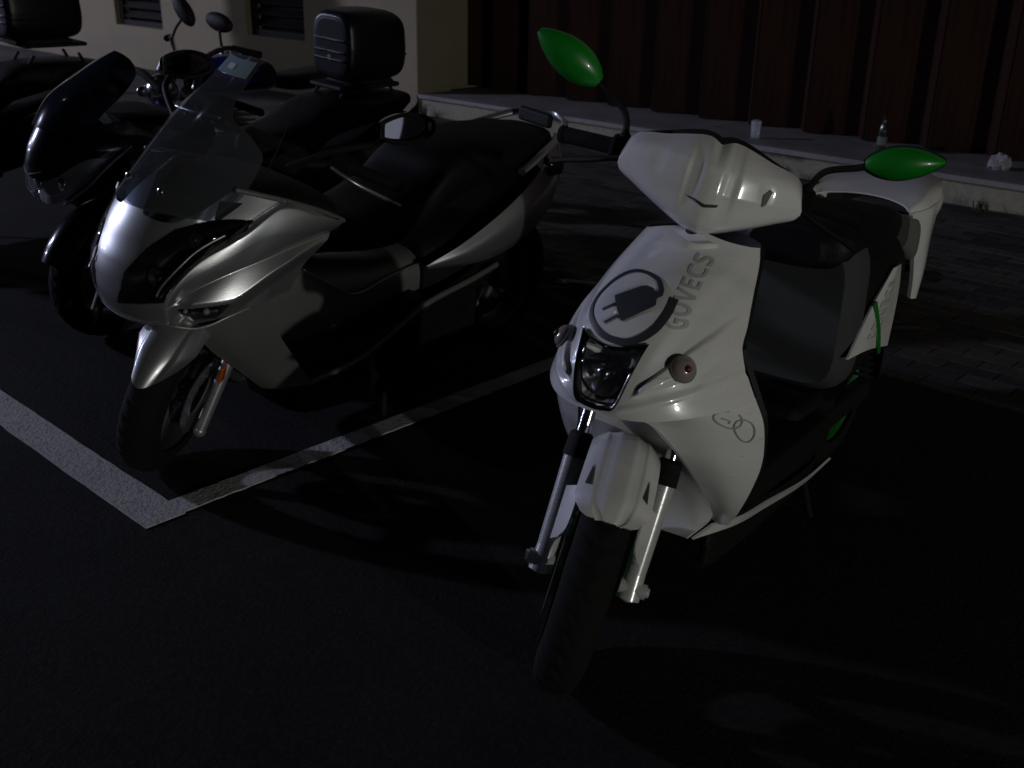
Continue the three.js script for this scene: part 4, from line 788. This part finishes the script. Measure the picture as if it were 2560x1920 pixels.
// motorcycle with blue tank
{
  const s = thing('motorcycle', 'black motorcycle with blue fuel tank and twin mirrors, behind the black scooter', 'motorcycle');
  pose(s, [-5.1, -2.70], 3, 1); const st = steering(4, 26, .08);
  st(wheel('front_wheel', s, { r: .30, w: .11, y: .302, z: 0, rim: M.rimDark, disc: .14, discX: .07, spokes: 6 })); wheel('rear_wheel', s, { r: .30, w: .14, y: .302, z: -1.42, rim: M.rimDark, disc: .11, discX: -.08, spokes: 6 });
  st(part('fork', [1, -1].map(k => bar([.1 * k, .28, .02], [.1 * k, .92, -.28], .02)), M.steel, s));
  const h = sub('headlight', s); st(h);
  part('shell', ball(.085, 0, .80, -.10, 1, 1, .9), M.chrome, h); part('lens', ball(.078, 0, .80, -.055, 1, 1, .55), M.glass, h);
  const g = sub('gauges', s); st(g);
  for (const k of [1, -1]) { part('gauge', [bar([.055 * k, .875, -.16], [.055 * k, .93, -.19], .045, .045, 24)], M.chrome, g); }
  st(part('handlebar', tube([[-.36, 1.0, -.42], [-.22, 1.02, -.34], [-.08, .95, -.27], [.08, .95, -.27], [.22, 1.02, -.34], [.36, 1.0, -.42]], .013), M.chrome, s));
  for (const k of [1, -1]) {
    st(part('grip', bar([.25 * k, 1.02, -.355], [.38 * k, .998, -.43], .018), M.rubber, s));
    const m = sub('mirror', s); st(m);
    part('stalk', tube([[.20 * k, 1.02, -.33], [.18 * k, 1.07, -.34], [.15 * k, 1.12, -.36]], .007), M.black, m);
    { const q = ball(.085, 0, 0, 0, 1.15, .55, .42), w = ball(.074, 0, 0, -.016, 1.15, .54, .30); for (const z of [q, w]) { z.rotateZ(k > 0 ? -.15 : -.75); z.translate(.14 * k, k > 0 ? 1.135 : 1.165, -.37); } part('housing', q, M.black, m); part('glass', w, M.mirror, m); }
    st(part('indicator', [bar([.09 * k, .77, -.12], [.17 * k, .77, -.12], .008), ball(.028, .19 * k, .77, -.12, 1, 1, 1.3)], M.chrome, s));
    part('rear_shock', bar([.13 * k, .32, -1.38], [.13 * k, .68, -1.22], .026), M.black, s);
  }
  part('fuel_tank', loft([ringZ(-.30, 0, .83, .05, .04, 2.6), ringZ(-.36, 0, .85, .115, .085, 2.6), ringZ(-.52, 0, .86, .145, .105, 2.6), ringZ(-.72, 0, .84, .12, .085, 2.6), ringZ(-.80, 0, .81, .06, .04, 2.6)], 36), M.blueGloss, s);
  part('tank_cap', bar([0, .955, -.50], [0, .972, -.50], .026), M.chrome, s);
  part('seat', loft([ringZ(-.78, 0, .80, .08, .035, 3), ringZ(-.95, 0, .79, .13, .05, 3), ringZ(-1.25, 0, .81, .13, .05, 3), ringZ(-1.5, 0, .84, .10, .04, 3), ringZ(-1.6, 0, .85, .05, .02, 3)], 30), M.seat, s);
  part('engine', [box(.26, .30, .42, 0, .45, -.62, .05), ...Array.from({ length: 7 }, (_, i) => box(.22, .012, .20, 0, .50 + .03 * i, -.50, .005))], M.alu, s);
  part('frame', [tube([[0, .9, -.25], [.06, .6, -.33], [.09, .3, -.5], [.10, .28, -.85], [.09, .5, -1.0]], .018), tube([[0, .9, -.25], [-.06, .6, -.33], [-.09, .3, -.5], [-.10, .28, -.85], [-.09, .5, -1.0]], .018), bar([.09, .32, -1.42], [.09, .36, -.85], .022), bar([-.09, .32, -1.42], [-.09, .36, -.85], .022)], M.black, s);
  part('exhaust', [tube([[-.10, .40, -.40], [-.15, .26, -.55], [-.17, .25, -.9], [-.18, .33, -1.4]], .03)], M.chrome, s);
  part('rear_fender', shell((u, v) => { const a = R(35 + 100 * v), x = 2 * u - 1, r = .345 - .03 * x * x; return [.09 * x, .302 + r * sin(a), -1.42 + r * cos(a)]; }, 10, 20, .004), M.blueGloss, s);
  st(part('front_fender', shell((u, v) => { const a = R(30 + 110 * v), x = 2 * u - 1, r = .335 - .03 * x * x; return [.07 * x, .302 + r * sin(a), r * cos(a)]; }, 12, 24, .003), M.blueGloss, s));
  part('side_stand', bar([.12, .28, -.75], [.20, .03, -.70], .011), M.black, s);
}

// ================================================================ added, unseen tree left of the frame; its crown shades the wall by the louvred window
{
  const t = thing('shade_tree', 'added unseen tree with round leafy crown on the pavement, left of the machines', 'shade_tree', [-12.5, 0, -3.36]);
  const tr = [tube([[0, 0, 0], [.03, .7, .02], [-.01, 1.4, 0], [.02, 2.0, .01]], .05, 20, 10)];
  for (let i = 0; i < 9; i++) { const a = i * 2.4, h = 1.55 + .08 * i; tr.push(tube([[0, h - .2, 0], [.2 * cos(a), h + .15, .2 * sin(a)], [.5 * cos(a), h + .45, .5 * sin(a)]], .014, 8, 6)); }
  part('trunk', tr, M.pole, t);
  const pos = [];
  for (let i = 0; i < 5200; i++) {
    const a = rnd() * 2 * PI, c = 2 * rnd() - 1, q = pow(rnd(), .4), lump = .85 + .3 * fbm(a * 1.4 + 5, c * 2 + 5, 64, 2);
    const P = V(.64 * q * lump * sqrt(1 - c * c) * cos(a), 2.32 + .72 * q * lump * c, .64 * q * lump * sqrt(1 - c * c) * sin(a));
    const d = V(rnd() - .5, rnd() - .5, rnd() - .5).normalize(), e = V(rnd() - .5, rnd() - .5, rnd() - .5).cross(d).normalize(), l = .035 + .03 * rnd(), w = l * .5;
    const A = P.clone().addScaledVector(d, l), B = P.clone().addScaledVector(d, -l), C = P.clone().addScaledVector(e, w), D = P.clone().addScaledVector(e, -w);
    for (const v of [A, C, D, B, D, C]) pos.push(v.x, v.y, v.z);
  }
  const g = new THREE.BufferGeometry(); g.setAttribute('position', new THREE.Float32BufferAttribute(pos, 3)); g.computeVertexNormals(); part('crown', g, M.plant, t);
}

// ================================================================ lamps
for (const l of LAMPS) {
  const [x, y, z] = l.at, t = thing('street_lamp', l.label, 'street lamp', [x, 0, z + l.arm], 'street lamps down the road');
  part('pole', [bar([0, 0, 0], [0, y + .18, 0], .085, .05, 20), bar([0, 0, 0], [0, .5, 0], .11, .10, 20)], M.pole, t);
  part('arm', tube([[0, y + .1, 0], [0, y + .24, -.3], [0, y + .22, -l.arm + .2]], .03), M.pole, t);
  part('head', loft([ringZ(-l.arm + .34, 0, y + .19, .05, .03, 3), ringZ(-l.arm + .2, 0, y + .20, .14, .07, 3), ringZ(-l.arm - .2, 0, y + .19, .15, .06, 3), ringZ(-l.arm - .32, 0, y + .18, .08, .03, 3)], 20), M.pole, t);
  const e = mat({ color: col(.9), emissive: col(...l.rgb), emissiveIntensity: 160, roughness: .4 });
  part('lens', box(.24, .03, .44, 0, y + .115, -l.arm, .012), e, t);
  const p = new THREE.PointLight(col(...l.rgb), l.cd, 0, 2); p.position.set(0, y - .16, -l.arm); p.castShadow = true; p.shadow.radius = 11; t.add(p); p.name = 'lamp_light';
}
{
  const [x, y, z] = GLOBE.at, t = thing('lamp_post', 'low lamp post with round white globe across the road', 'lamp post', [x, 0, z]);
  part('post', [bar([0, 0, 0], [0, y - .16, 0], .06, .04, 20), bar([0, 0, 0], [0, .35, 0], .10, .08, 20)], M.pole, t);
  part('collar', bar([0, y - .2, 0], [0, y - .14, 0], .09, .11, 24), M.pole, t);
  const e = mat({ color: col(.9), emissive: col(...GLOBE.rgb), emissiveIntensity: 60, roughness: .4 });
  part('globe', new THREE.SphereGeometry(.16, 32, 20).translate(0, y, 0), e, t);
  const p = new THREE.PointLight(col(...GLOBE.rgb), GLOBE.cd, 0, 2); p.position.set(0, y, 0); p.castShadow = true; p.shadow.radius = 5; t.add(p); p.name = 'lamp_light';
}

renderer.render(scene, camera);
